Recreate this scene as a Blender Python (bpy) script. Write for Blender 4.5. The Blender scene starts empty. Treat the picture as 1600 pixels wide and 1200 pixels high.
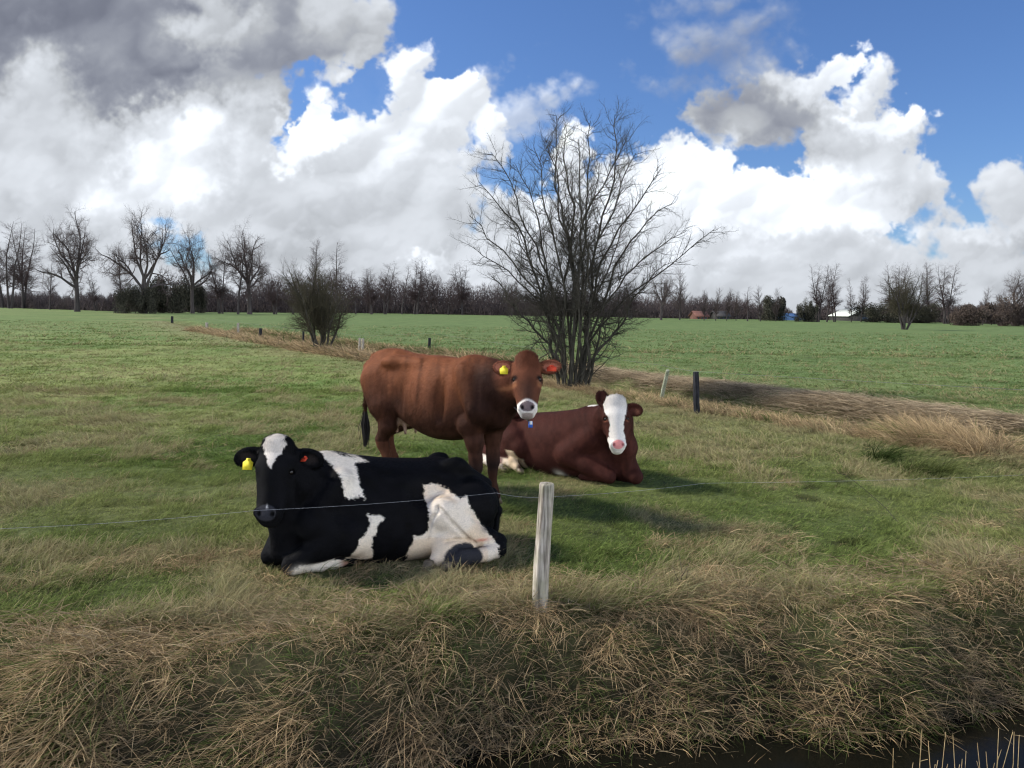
import bpy, math, random
import numpy as np
from mathutils import Vector, Matrix
scene = bpy.context.scene
col = scene.collection
# ---------------------------------------------------------------- camera
F = 1220.0; PITCH = math.radians(5.43); ROLL = math.radians(0.82); HC = 1.8
cam_d = bpy.data.cameras.new('camera'); cam = bpy.data.objects.new('camera', cam_d); col.objects.link(cam)
cam_d.sensor_width = 36.0; cam_d.lens = 36.0 * F / 1600.0; cam_d.clip_start = 0.05; cam_d.clip_end = 4000
R_ = np.array([math.cos(ROLL), math.sin(ROLL) * math.sin(PITCH), math.sin(ROLL) * math.cos(PITCH)])
U_ = np.array([-math.sin(ROLL), math.cos(ROLL) * math.sin(PITCH), math.cos(ROLL) * math.cos(PITCH)])
F_ = np.array([0, math.cos(PITCH), -math.sin(PITCH)])
cam.matrix_world = Matrix(((R_[0], U_[0], -F_[0], 0), (R_[1], U_[1], -F_[1], 0), (R_[2], U_[2], -F_[2], HC), (0, 0, 0, 1)))
scene.camera = cam
scene.cycles.filter_width = 1.2
CAM = np.array([0, 0, HC])
def ray(u, v): return R_ * ((u - 800) / F) + U_ * ((600 - v) / F) + F_
def P(u, v, Y): d = ray(u, v); return CAM + d * (Y / d[1])          # world point seen at (u, v) at forward distance Y
def G(u, v, z=0.0): d = ray(u, v); return CAM + d * ((z - HC) / d[2])   # point of the level z seen at (u, v)

scene.view_settings.view_transform = 'Standard'; scene.view_settings.look = 'None'
scene.view_settings.gamma = 1; scene.view_settings.exposure = 0.6
# ---------------------------------------------------------------- sun
SUN_EL = math.radians(39); SUN_AZ = math.radians(-80)                  # azimuth from +Y, negative = to the left
sd = bpy.data.lights.new('sun', 'SUN'); sd.energy = 3.7; sd.angle = math.radians(9.0); sd.color = (1.0, 0.94, 0.84)
sun = bpy.data.objects.new('sun', sd); col.objects.link(sun)
S_ = Vector((math.sin(SUN_AZ) * math.cos(SUN_EL), math.cos(SUN_AZ) * math.cos(SUN_EL), math.sin(SUN_EL)))
sun.rotation_euler = (-S_).to_track_quat('-Z', 'Y').to_euler()
# ---------------------------------------------------------------- clouds: coverage and brightness over the sky directions
def fnoise(w,h,beta,lo,rng,aniso=1.0):
    """tileable noise, power spectrum k^-beta, cut below frequency lo (cycles per tile)"""
    ky=np.fft.fftfreq(h)[:,None]*h*aniso; kx=np.fft.rfftfreq(w)[None,:]*w
    k=np.sqrt(kx*kx+ky*ky); k[0,0]=1
    a=k**(-beta/2); a[k<lo]=0
    a=a*np.exp(-(k/(w*0.35))**2)
    ph=rng.random(a.shape)*2*np.pi
    n=np.fft.irfft2(a*np.exp(1j*ph)*rng.rayleigh(1,a.shape),s=(h,w))
    return n/n.std()
def billow(w,h,rng,f0,octs=6,gain=.55):
    s=np.zeros((h,w)); A=1; tot=0
    for i in range(octs):
        f=f0*2**i
        ky=np.fft.fftfreq(h)[:,None]*h; kx=np.fft.rfftfreq(w)[None,:]*w
        k=np.sqrt(kx*kx+ky*ky)
        a=np.exp(-((np.log2(np.maximum(k,1e-3)/f))/.55)**2)
        n=np.fft.irfft2(a*np.exp(1j*rng.random(a.shape)*2*np.pi),s=(h,w)); n/=n.std()
        s+=A*(1-np.minimum(np.sqrt(n*n+.03),2.0)*1.0)*-1; tot+=A; A*=gain
    s=-s/tot  # lumps up = bright rounded, creases = low
    return -s
def samp(a,x,y):
    h,w=a.shape; x=x%w; y=y%h
    x0=x.astype(int); y0=y.astype(int); fx=x-x0; fy=y-y0
    x1=(x0+1)%w; y1=(y0+1)%h; x0%=w; y0%=h
    return (a[y0,x0]*(1-fx)+a[y0,x1]*fx)*(1-fy)+(a[y1,x0]*(1-fx)+a[y1,x1]*fx)*fy
def blur(a,s):
    h,w=a.shape
    ky=np.fft.fftfreq(h)[:,None]; kx=np.fft.rfftfreq(w)[None,:]
    return np.fft.irfft2(np.fft.rfft2(a)*np.exp(-2*(np.pi*s)**2*(kx*kx+ky*ky)),s=a.shape)
def sst(x,a,b):
    t=np.clip((x-a)/(b-a),0,1); return t*t*(3-2*t)
# cover ellipses: cx,cy,rx,ry,rot, softness
COV=[(150,150,470,330,0,.3),(480,60,112,125,0,.9),(250,380,560,140,0,.3),(650,235,125,110,-20,.12),(690,210,75,60,20,.12),(615,150,50,75,15,.3),
(600,400,400,110,0,.2),(430,230,60,120,0,.5),(1000,440,700,95,0,.3),(905,400,130,100,0,.1),
(785,176,58,22,8,.9),(520,185,26,50,20,.7),
(490,206,34,42,0,.08),(875,232,34,52,0,.12),(955,310,120,72,0,.12),(1075,290,62,62,0,.1),(1035,262,40,44,0,.25),
(1200,350,120,70,0,.12),(1170,335,40,50,0,.1),(1340,285,115,95,0,.15),(1345,200,95,60,0,.2),(1405,178,40,24,-25,.12),(1432,285,38,52,0,.3),
(1325,98,26,40,30,.1),(1288,128,42,26,-15,.12),(1365,128,28,34,0,.35),
(1180,185,120,58,-10,.4),(1110,205,50,48,0,.5),(1270,140,60,44,-10,.4),(1165,85,46,34,0,1.3),(1135,28,36,12,0,1.5),(1125,126,56,12,0,1.2),
(1510,380,120,48,0,.35),(1592,270,34,26,0,.3),(1590,330,50,60,0,.6),(1440,350,60,40,0,.5),(1240,500,900,110,0,.3),(300,500,900,110,0,.3)]
HOLE=[(560,150,50,34,-15,.45),(478,165,22,34,0,.5),(505,145,40,20,0,.8),(320,388,20,9,20,.5),(463,190,9,30,10,.35),(742,290,24,30,0,.6),(735,215,14,18,0,.6)]
# luminance blobs: cx,cy,rx,ry,rot,value,weight   (display values 0..1, >1 = burnt out)
LUM=[(200,45,220,100,5,.53,3.0),(30,30,150,90,0,.52,2),(300,110,150,60,15,.57,1.8),(60,100,60,50,0,.98,3),(35,200,80,70,0,.84,1.5),(100,240,70,40,0,.78,1),
(335,35,50,45,30,.93,3.2),(430,50,70,80,0,.60,2.2),(520,40,80,70,0,.74,2),(480,110,80,50,0,.66,1.5),(180,200,120,40,0,.74,1.2),
(265,235,100,70,-25,1.2,4),(200,290,90,30,0,.98,1.5),(330,180,90,60,-30,.80,1.2),(150,330,300,50,0,.84,1.2),(90,280,90,50,0,.70,1.2),(170,260,35,45,10,.68,1.6),
(400,230,80,60,0,.78,1.4),(440,280,90,60,0,.76,1.2),(400,330,300,40,0,.78,1),(490,205,30,40,0,1.3,7),
(620,190,80,100,-20,.95,2.2),(660,120,60,70,-20,.98,2),(740,190,40,40,0,1.05,2),(590,300,110,50,0,.85,1.4),(680,270,60,50,0,.74,1.4),(620,340,150,35,0,.74,1.4),
(720,290,60,60,0,.84,1.2),(450,390,200,25,0,.70,1.2),(200,400,300,35,0,.72,1.5),(655,400,16,14,0,1.05,4),(600,375,90,30,0,.84,.8),(700,430,120,30,0,.76,1),
(785,175,60,30,0,.82,1.4),(870,240,60,80,0,1.05,2),(960,310,150,70,0,1.05,1.6),(900,400,200,50,0,.86,1),
(1080,310,60,80,0,1.12,3),(1080,400,120,30,0,.84,1.4),(1190,345,130,50,0,1.12,3),(1310,330,100,50,0,1.15,2.5),(1290,250,90,45,0,.88,2),
(1340,215,80,35,0,.80,2.5),(1390,180,55,22,-20,1.12,4),(1380,250,50,50,0,.84,2),(1430,300,30,45,0,.72,2.5),(1325,95,35,45,0,1.05,5),(1285,130,45,30,0,1.0,4),
(1370,115,30,30,0,.88,2),(1180,190,120,60,0,.62,4.5),(1110,190,60,40,0,.64,3),(1270,180,60,40,0,.64,3),(1160,80,60,50,0,.62,2),
(1230,385,220,18,0,.76,2.5),(1400,380,160,25,0,.80,1.5),(1150,420,150,20,0,.97,1.6),(1300,405,180,14,0,.74,1.8),(1290,440,300,30,0,.74,1.5),
(1450,420,250,50,0,.74,1.6),(1560,385,60,22,0,.64,2),(1500,345,90,20,0,.88,1.4),(1590,270,40,35,0,.82,2),(1000,460,500,22,0,.80,1.5)]
def blobf(U,V,b,p=2.0):
    cx,cy,rx,ry,rot=b[:5]; c,s=math.cos(math.radians(rot)),math.sin(math.radians(rot))
    dx,dy=U-cx,V-cy; x=(dx*c+dy*s)/rx; y=(-dx*s+dy*c)/ry
    return np.exp(-(x*x+y*y)*0.9)
STEP=2.
def make_clouds(U,V,seed=5):
    """U,V photo-plane coordinates of every texel -> alpha, luminance"""
    rng=np.random.default_rng(seed)
    T=1024
    n1=fnoise(T,T,3.2,2,rng); n2=fnoise(T,T,3.2,2,rng); n3=fnoise(T,T,3.4,3,rng)
    nf=fnoise(T,T,3.2,20,rng)
    bl=billow(T,T,rng,8,5,.45)
    bl=(bl-bl.mean())/bl.std()
    sc=T/1500.
    wx=samp(n1,U*sc,V*sc)*15; wy=samp(n2,U*sc,V*sc)*12
    w2x=samp(nf,U*sc*1.7,V*sc*1.7)*3; w2y=samp(nf,U*sc*1.7+300,V*sc*1.7+111)*3
    Uw=U+wx+w2x; Vw=V+wy+w2y
    B=samp(bl,(U+wx*.4)*sc,(V+wy*.4)*sc*1.15)
    B2=samp(bl,(U+wx*.4)*sc*2.3+200,(V+wy*.4)*sc*2.5+77)
    N=samp(n3,U*sc*1.3,V*sc*1.6)
    Nf=samp(nf,U*sc*2.3,V*sc*2.3)
    pert=.07*B+.03*B2+.05*N+.004*Nf
    def R(b):
        cx,cy,rx,ry,rot=b[:5]; c,s_=math.cos(math.radians(rot)),math.sin(math.radians(rot))
        dx,dy=Uw-cx,Vw-cy; x=(dx*c+dy*s_)/rx; y=(-dx*s_+dy*c)/ry
        r=np.sqrt(x*x+y*y); m=min(rx,ry)
        return (1-r)*m/60., m
    tr=np.ones(U.shape); cov=np.full(U.shape,-3.)
    for b in COV:
        d,m=R(b); d=d+pert*(1+2.0*b[5])
        tr*=1-sst(d,-.02-b[5]*.45,.05+b[5]*.55)*(1 if b[5]<.8 else .55/b[5]); cov=np.maximum(cov,d)
    al=1-tr
    for b in HOLE:
        d,m=R(b); d=d-pert*2.5; al*=1-sst(d,-b[5]*.4,b[5]*.4)*.97
    for b in [COV[12]]:
        d,m=R(b); al=np.maximum(al,sst(d+pert,-.02,.1))
    dens=cov
    # luminance field
    num=np.full(U.shape,.80*.25); den=np.full(U.shape,.25)
    UL=U+wx*1.3+w2x*1.5+6*B; VL=V+wy*1.3+w2y*1.5+6*B
    for b in LUM:
        g=blobf(UL,VL,b); w=b[6]*g*g**.3; num+=w*b[5]; den+=w
    L=num/den
    # relief: light from the upper left, behind the clouds
    hgt=.75*B+.16*B2+.35*N+.01*Nf+.9*np.clip(cov,-.3,.6)
    gy,gx=np.gradient(blur(hgt,2.5/STEP)); 
    gy2,gx2=np.gradient(blur(hgt,14./STEP))
    gx,gy,gx2,gy2=[q/STEP for q in (gx,gy,gx2,gy2)]
    rel=-(gx*.45+gy*.9)*-1
    return al,L,dens,(gx,gy,gx2,gy2),B,N
DEG = 0.065
CW, CH = int(100 / DEG), int(60 / DEG)
def cloud_image():
    az = np.radians((np.arange(CW) + .5) * DEG - 50.0)[None, :]; el = np.radians((np.arange(CH) + .5) * DEG - 6.0)[:, None]
    dx = np.sin(az) * np.cos(el); dy = np.cos(az) * np.cos(el); dz = np.sin(el) + 0 * az
    w = dx * F_[0] + dy * F_[1] + dz * F_[2]
    U = 800 + F * (dx * R_[0] + dy * R_[1] + dz * R_[2]) / w; V = 600 - F * (dx * U_[0] + dy * U_[1] + dz * U_[2]) / w
    global STEP
    STEP = 1220 * math.radians(DEG)
    # above the photograph's top edge the clouds go on as they are at it
    al, L, dens, g, B, N = make_clouds(U, np.where(V < -60, -60 + (V + 60) * .35, V))
    gx, gy, gx2, gy2 = g
    gy, gy2 = -gy, -gy2
    low = sst(V, 395., 450.); al = np.maximum(al, low)
    r = (gx * .5 + gy * .9); r2 = (gx2 * .5 + gy2 * .9)
    rel = np.tanh(r / .03) * .022 + np.tanh(r2 / .016) * .070
    L = np.where(L > .93, .93 + (L - .93) * .45, L)
    L = (L - .8) * 1.12 + .825 + rel * np.clip((L - .3) * 1.6, 0.3, 1.0) + .015 * B
    L = L + .07 * np.exp(-((L - .74) / .14) ** 2)
    dark = np.clip((.75 - L) / .3, 0, 1)[..., None]
    c = np.stack([L * .965, L * .988, L * 1.02], -1) * (1 - dark) + dark * np.stack([L * .95, L * .99, L * 1.12], -1)
    c = np.clip(c, .2, 1.12)
    lin = np.where(c < .04045, c / 12.92, ((np.maximum(c, .04) + .055) / 1.055) ** 2.4)
    im = bpy.data.images.new('sky_clouds', CW, CH, alpha=True, float_buffer=True)
    im.colorspace_settings.name = 'Non-Color'; im.alpha_mode = 'CHANNEL_PACKED'
    buf = np.concatenate([lin, al[..., None]], -1).astype(np.float32)
    im.pixels.foreach_set(buf.ravel()); im.update(); im.pack()
    return im
WS = 0.10
EXI = 2 ** -scene.view_settings.exposure                                  # clouds keep their brightness whatever the exposure
world = bpy.data.worlds.new('World'); scene.world = world; world.use_nodes = True
nt = world.node_tree; nt.nodes.clear()
def N_(t, **k):
    n = nt.nodes.new(t)
    for a, b in k.items(): setattr(n, a, b)
    return n
def M_(op, a, b=None, c=None):
    n = N_('ShaderNodeMath', operation=op)
    for i, x in enumerate((a, b, c)):
        if x is None: continue
        if isinstance(x, (int, float)): n.inputs[i].default_value = x
        else: nt.links.new(x, n.inputs[i])
    return n.outputs[0]
tc = N_('ShaderNodeTexCoord'); sx = N_('ShaderNodeSeparateXYZ'); nt.links.new(tc.outputs['Generated'], sx.inputs[0])
az = M_('ARCTAN2', sx.outputs[0], sx.outputs[1]); el = M_('ARCSINE', sx.outputs[2])
uu = M_('MULTIPLY_ADD', az, math.degrees(1) / 100, 0.5); vv = M_('MULTIPLY_ADD', el, math.degrees(1) / 60, 0.1)
cb = N_('ShaderNodeCombineXYZ'); nt.links.new(uu, cb.inputs[0]); nt.links.new(vv, cb.inputs[1])
it = N_('ShaderNodeTexImage', extension='MIRROR', interpolation='Linear'); it.image = cloud_image(); nt.links.new(cb.outputs[0], it.inputs[0])
sk = N_('ShaderNodeTexSky', sky_type='NISHITA', sun_disc=False, sun_elevation=SUN_EL, sun_rotation=SUN_AZ, air_density=1.0, dust_density=0.6, ozone_density=1.6)
gm = N_('ShaderNodeMix', data_type='RGBA', blend_type='MULTIPLY'); gm.inputs[0].default_value = 1; nt.links.new(sk.outputs[0], gm.inputs[6]); gm.inputs[7].default_value = (.68 * EXI, .92 * EXI, 1.34 * EXI, 1)
sc_ = N_('ShaderNodeVectorMath', operation='SCALE'); nt.links.new(it.outputs['Color'], sc_.inputs[0]); 
# added fill: clouds beside, above and behind the camera brightened to light the ground
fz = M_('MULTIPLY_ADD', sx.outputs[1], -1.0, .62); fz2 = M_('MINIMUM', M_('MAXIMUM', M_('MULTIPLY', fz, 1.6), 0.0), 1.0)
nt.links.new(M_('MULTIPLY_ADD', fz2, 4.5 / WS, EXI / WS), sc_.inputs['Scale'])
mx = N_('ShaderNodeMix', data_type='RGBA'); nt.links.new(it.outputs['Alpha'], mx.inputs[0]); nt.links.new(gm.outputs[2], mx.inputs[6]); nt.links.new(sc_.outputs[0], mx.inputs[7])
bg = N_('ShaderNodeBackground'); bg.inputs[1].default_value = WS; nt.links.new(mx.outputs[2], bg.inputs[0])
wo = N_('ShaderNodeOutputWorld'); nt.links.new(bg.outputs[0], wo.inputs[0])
world.cycles.sampling_method = 'MANUAL'; world.cycles.sample_map_resolution = 512
# ---------------------------------------------------------------- helpers
def tag(o, label=None, cat=None, group=None, kind=None):
    if label: o['label'] = label
    if cat: o['category'] = cat
    if group: o['group'] = group
    if kind: o['kind'] = kind
    return o
def empty(name, loc=(0, 0, 0), rz=0.0):
    o = bpy.data.objects.new(name, None); col.objects.link(o); o.location = loc; o.rotation_euler = (0, 0, rz); o.empty_display_size = .2
    return o
def mesh_np(name, V, polys, mat=None, parent=None, smooth=False, attrs=None):
    """polys: list of (n,k) integer arrays; attrs: {name: (type, array per vertex)}"""
    me = bpy.data.meshes.new(name); V = np.ascontiguousarray(V, np.float32)
    me.vertices.add(len(V)); me.vertices.foreach_set('co', V.ravel())
    polys = [p for p in polys if len(p)]
    lv = np.concatenate([p.ravel() for p in polys]).astype(np.int32)
    tot = np.concatenate([np.full(len(p), p.shape[1], np.int32) for p in polys])
    st = np.concatenate([[0], np.cumsum(tot)[:-1]]).astype(np.int32)
    me.loops.add(len(lv)); me.loops.foreach_set('vertex_index', lv)
    me.polygons.add(len(tot)); me.polygons.foreach_set('loop_start', st); me.polygons.foreach_set('loop_total', tot)
    if smooth: me.polygons.foreach_set('use_smooth', np.ones(len(tot), bool))
    for k, (ty, a) in (attrs or {}).items():
        at = me.attributes.new(k, ty, 'POINT')
        a = np.asarray(a, np.float32)
        if ty == 'FLOAT_COLOR' and a.shape[1] == 3: a = np.concatenate([a, np.ones((len(a), 1), np.float32)], 1)
        at.data.foreach_set({'FLOAT_COLOR': 'color', 'FLOAT_VECTOR': 'vector', 'FLOAT': 'value'}[ty], np.ascontiguousarray(a, np.float32).ravel())
    me.update(calc_edges=True); me.validate()
    if mat is not None: me.materials.append(mat)
    o = bpy.data.objects.new(name, me); col.objects.link(o)
    if parent is not None: o.parent = parent
    return o
class MB:
    """collects boxes and rings into one mesh"""
    def __init__(s): s.v = []; s.q = {}; s.n = 0
    def add(s, V, *faces):
        V = np.asarray(V, float); s.v.append(V)
        for f in faces:
            f = np.asarray(f); s.q.setdefault(f.shape[1], []).append(f + s.n)
        s.n += len(V)
    def box(s, c, d, rz=0):
        g = np.array([(x, y, z) for z in (-.5, .5) for y in (-.5, .5) for x in (-.5, .5)]) * np.array(d)
        k, w = math.cos(rz), math.sin(rz)
        g = np.stack([g[:, 0] * k - g[:, 1] * w, g[:, 0] * w + g[:, 1] * k, g[:, 2]], 1) + np.array(c)
        s.add(g, [(0, 2, 3, 1), (4, 5, 7, 6), (0, 1, 5, 4), (2, 6, 7, 3), (0, 4, 6, 2), (1, 3, 7, 5)])
    def build(s, name, mat=None, parent=None, smooth=False, attrs=None):
        return mesh_np(name, np.concatenate(s.v), [np.concatenate(q) for q in s.q.values()], mat, parent, smooth, attrs)
def tubes(lines, sides, cap=False):
    """lines: list of (points (n,3), radii (n)); -> V, quads"""
    Vs, Qs, off = [], [], 0
    by = {}
    for p, r in lines: by.setdefault(len(p), []).append((p, r))
    for n, L in by.items():
        Pn = np.array([l[0] for l in L], float); Rn = np.array([l[1] for l in L], float); m = len(L)
        T = np.gradient(Pn, axis=1); T /= np.linalg.norm(T, axis=2, keepdims=True) + 1e-9
        ref = np.where(np.abs(T[:, :1, 2:3]).max(1, keepdims=True) > .85, np.array([[[1., 0, 0]]]), np.array([[[0, 0, 1.]]]))
        A = np.cross(T, np.broadcast_to(ref, T.shape)); A /= np.linalg.norm(A, axis=2, keepdims=True) + 1e-9; B = np.cross(T, A)
        a = np.arange(sides) * 2 * np.pi / sides
        ring = A[:, :, None, :] * np.cos(a)[None, None, :, None] + B[:, :, None, :] * np.sin(a)[None, None, :, None]
        V = Pn[:, :, None, :] + ring * Rn[:, :, None, None]
        idx = (np.arange(m)[:, None, None] * n + np.arange(n)[None, :, None]) * sides + np.arange(sides)[None, None, :]
        j = (np.arange(sides) + 1) % sides
        q = np.stack([idx[:, :-1, :], idx[:, :-1][:, :, j], idx[:, 1:][:, :, j], idx[:, 1:, :]], -1).reshape(-1, 4)
        Vs.append(V.reshape(-1, 3)); Qs.append(q + off); off += m * n * sides
    return np.concatenate(Vs), np.concatenate(Qs)
def tube_obj(name, lines, sides, mat, parent=None, smooth=True):
    V, Q = tubes(lines, sides); return mesh_np(name, V, [Q], mat, parent, smooth)
# value noise over the plane
_rt = np.random.default_rng(77).random((256, 256))
def vn(x, y, s=1.0, o=0):
    x = np.asarray(x, float) * s + 37.1 * o + 500; y = np.asarray(y, float) * s + 91.7 * o + 500
    xi = np.floor(x).astype(int); yi = np.floor(y).astype(int); fx = x - xi; fy = y - yi
    fx = fx * fx * (3 - 2 * fx); fy = fy * fy * (3 - 2 * fy); a = _rt
    return (a[yi % 256, xi % 256] * (1 - fx) + a[yi % 256, (xi + 1) % 256] * fx) * (1 - fy) + (a[(yi + 1) % 256, xi % 256] * (1 - fx) + a[(yi + 1) % 256, (xi + 1) % 256] * fx) * fy
def fb(x, y, s=1.0, o=0, n=4):
    t = 0; A = 1; T = 0
    for i in range(n): t = t + A * vn(x, y, s * 2 ** i, o + i * 3); T += A; A *= .5
    return t / T
def mixc(a, b, t): t = np.asarray(t)[..., None]; return np.asarray(a) * (1 - t) + np.asarray(b) * t

def mat_new(name, rough=.8, spec=.3):
    m = bpy.data.materials.new(name); m.use_nodes = True; t = m.node_tree; t.nodes.clear()
    o = t.nodes.new('ShaderNodeOutputMaterial'); b = t.nodes.new('ShaderNodeBsdfPrincipled'); t.links.new(b.outputs[0], o.inputs[0])
    b.inputs['Roughness'].default_value = rough; b.inputs['Specular IOR Level'].default_value = spec
    return m, t, b, o
def ramp_mat(name, stops, scale=(8, 8, 8), rough=.85, spec=.25, detail=6, bump=.3, bdist=.01, coords='Object', bscale=None):
    """noise-driven colour with a bump of the same noise"""
    m, t, b, o = mat_new(name, rough, spec)
    tc = t.nodes.new('ShaderNodeTexCoord'); mp = t.nodes.new('ShaderNodeMapping'); mp.inputs['Scale'].default_value = scale; t.links.new(tc.outputs[coords], mp.inputs[0])
    n = t.nodes.new('ShaderNodeTexNoise'); n.inputs['Scale'].default_value = 1; n.inputs['Detail'].default_value = detail; t.links.new(mp.outputs[0], n.inputs[0])
    r = t.nodes.new('ShaderNodeValToRGB'); e = r.color_ramp.elements
    while len(e) < len(stops): e.new(.5)
    for k, (p, c) in enumerate(stops): e[k].position = p; e[k].color = (*c, 1)
    t.links.new(n.outputs[0], r.inputs[0]); t.links.new(r.outputs[0], b.inputs['Base Color'])
    if bump:
        bp = t.nodes.new('ShaderNodeBump'); bp.inputs['Strength'].default_value = bump; bp.inputs['Distance'].default_value = bdist
        t.links.new(n.outputs[0], bp.inputs['Height']); t.links.new(bp.outputs[0], b.inputs['Normal'])
    return m
def plain_mat(name, c, rough=.5, spec=.4):
    return ramp_mat(name, [(.3, tuple(x * .88 for x in c)), (.7, tuple(min(1, x * 1.1) for x in c))], (30, 30, 30), rough, spec, 4, .1, .002)
def blade_mat(name, up=.55, transl=.35, attr='col'):
    """thin leaves: colour per blade, light let through, normals turned towards the sky side"""
    m = bpy.data.materials.new(name); m.use_nodes = True; t = m.node_tree; t.nodes.clear()
    o = t.nodes.new('ShaderNodeOutputMaterial'); at = t.nodes.new('ShaderNodeAttribute'); at.attribute_name = attr
    ge = t.nodes.new('ShaderNodeNewGeometry'); v = t.nodes.new('ShaderNodeMix'); v.data_type = 'VECTOR'; v.inputs[0].default_value = up
    t.links.new(ge.outputs['Normal'], v.inputs[4]); v.inputs[5].default_value = (0, 0, 1)
    nn = t.nodes.new('ShaderNodeVectorMath'); nn.operation = 'NORMALIZE'; t.links.new(v.outputs[1], nn.inputs[0])
    d = t.nodes.new('ShaderNodeBsdfDiffuse'); tr = t.nodes.new('ShaderNodeBsdfTranslucent'); mx = t.nodes.new('ShaderNodeMixShader'); mx.inputs[0].default_value = transl
    t.links.new(nn.outputs[0], d.inputs['Normal']); t.links.new(at.outputs['Color'], d.inputs[0]); t.links.new(at.outputs['Color'], tr.inputs[0])
    t.links.new(d.outputs[0], mx.inputs[1]); t.links.new(tr.outputs[0], mx.inputs[2]); t.links.new(mx.outputs[0], o.inputs[0])
    return m
# ---------------------------------------------------------------- the lie of the land
def sst01(x): x = np.clip(x, 0, 1); return x * x * (3 - 2 * x)
def bank_s(x, y):                                                      # distance behind the lip of the near ditch (negative = on its slope)
    lip = 4.50 + .235 * x + .10 * np.sin(1.7 * x + 1) + .07 * np.sin(4.1 * x + 2.2) + .35 * (fb(x, x * 0, 1.1, 3, 3) - .5)
    return y - lip
DITCH = np.array([(40, -12), (14, 6.6), (7.6, 10.9), (5.6, 14.2), (3.2, 18.2), (0.2, 22.8), (-6.6, 32.6), (-22, 58), (-66, 142), (-80, 170)], float)
def ditch_d(x, y):
    x = np.asarray(x, float); y = np.asarray(y, float); best = np.full(np.broadcast(x, y).shape, 1e9); sgn = np.zeros_like(best)
    for a, b in zip(DITCH[:-1], DITCH[1:]):
        e = b - a; L2 = e @ e; t = np.clip(((x - a[0]) * e[0] + (y - a[1]) * e[1]) / L2, 0, 1)
        dx = x - a[0] - t * e[0]; dy = y - a[1] - t * e[1]; d = np.hypot(dx, dy); s = np.sign(e[0] * dy - e[1] * dx)
        m = d < best; best = np.where(m, d, best); sgn = np.where(m, s, sgn)
    return best, sgn                                                   # sign +1 = near side (the cows' field)
def gz(x, y):
    x = np.asarray(x, float); y = np.asarray(y, float)
    s = bank_s(x, y)
    z = .05 * (fb(x, y, .45, 1, 3) - .5) + .035 * (fb(x, y, 2.2, 2, 3) - .5)
    z = z * (1 - .8 * np.exp(-(((x + .4) / 2.6) ** 2 + ((y - 6.6) / 2.2) ** 2)))
    far = s < -1.7                                                     # slope of the near ditch, its bed, and the bank one looks from
    slope = -.66 * sst01((-s - .05) / .95) + .20 * (fb(x, y, 2.6, 5, 3) - .5) * sst01((.35 - s) / .5) * (s > -1.6)
    nb = .78 * sst01((-s - 2.05) / .9)
    z = np.where(s < .35, z * .5 + slope + nb, z)
    d, sg = ditch_d(x, y)
    hw = 1.35
    z = z - .62 * sst01((hw - d) / 1.15) * (1 - .0 * d) - .10 * sst01((hw + 1.5 - d) / 1.6) * (sg < 0)
    z = z + np.where((sg < 0) & (d > hw * .75), .10 * np.exp(-((d - hw - .25) / .5) ** 2) * fb(x, y, 1.6, 9, 3) * 2, 0)
    return z
def axis(pts):
    out = []
    for (a, st), (b, _) in zip(pts[:-1], pts[1:]): out += list(np.arange(a, b - st * .5, st))
    return np.array(out + [pts[-1][0]])
xs = axis([(-2400, 200), (-400, 40), (-120, 6), (-40, 1.0), (-14, .25), (-5, .07), (6, .15), (14, .5), (40, 4), (120, 40), (400, 200), (2400, 200)])
ys = axis([(-30, 3), (0, .25), (2.2, .05), (6.5, .1), (14, .2), (30, .5), (60, 1.5), (150, 8), (400, 60), (2800, 200)])
XX, YY = np.meshgrid(xs, ys); ZZ = gz(XX, YY)
def field_colour(x, y):
    """dry, lush and bare ground of the pasture as the plants colour it (reflectance)"""
    x = np.asarray(x, float); y = np.asarray(y, float)
    d, sg = ditch_d(x, y); s = bank_s(x, y)
    sc = np.clip(8.0 / np.maximum(y, 4), .12, 1)
    a = fb(x, y, .35, 11, 5); b = fb(x, y, 1.4, 12, 4); c = fb(x, y, .09, 13, 4)
    green = mixc((.124, .184, .046), (.225, .245, .084), np.clip((a - .30) * 2.6, 0, 1))
    green = mixc(green, (.100, .150, .052), np.clip((y - 14) / 40, 0, 1) * .62)
    green = mixc(green, (.27, .25, .11), np.clip((b - .52) * 3.5, 0, .6) * np.clip(1.6 - y / 20, .1, 1))
    farf = sg < 0
    green = np.where(farf[..., None], mixc(green, (.100, .148, .054), .65), green)
    mow = np.clip(1 - (d - 1.0) / (2.6 + 3.0 * a), 0, 1) * (~farf)
    green = mixc(green, (.235, .205, .105), mow * .75)
    dry = np.clip((.0 - s) / 1.4 + (b - .5) * 2.2, 0, 1) * (s < 1.6)
    green = mixc(green, (.240, .195, .105), dry * .8)
    muck = np.clip((fb(x, y, 4.5, 71, 3) - .70) * 14, 0, 1) * np.clip((fb(x, y, .6, 72, 2) - .35) * 4, 0, 1) * (y < 40)
    green = mixc(green, (.030, .026, .014), muck * .6)
    return green, d, sg, s
gc, gd, gsg, gs = field_colour(XX, YY)
soil = np.array((.030, .024, .016))
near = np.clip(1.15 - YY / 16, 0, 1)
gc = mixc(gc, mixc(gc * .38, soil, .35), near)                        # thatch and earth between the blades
gc = mixc(gc, soil * .8, np.clip(-gs / .8, 0, 1) * (gs < 0))
gc = mixc(gc, (.125, .125, .050), np.clip((1.45 - gd) / .5, 0, 1) * .8)
gc = mixc(gc, (.075, .062, .036), np.clip((.45 - gd) / .3, 0, 1) * .7)
ny, nx = XX.shape; I = np.arange(ny * nx).reshape(ny, nx)
quads = np.stack([I[:-1, :-1], I[:-1, 1:], I[1:, 1:], I[1:, :-1]], -1).reshape(-1, 4)
m_ground, t, b, o = mat_new('ground', .95, .1)
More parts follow.
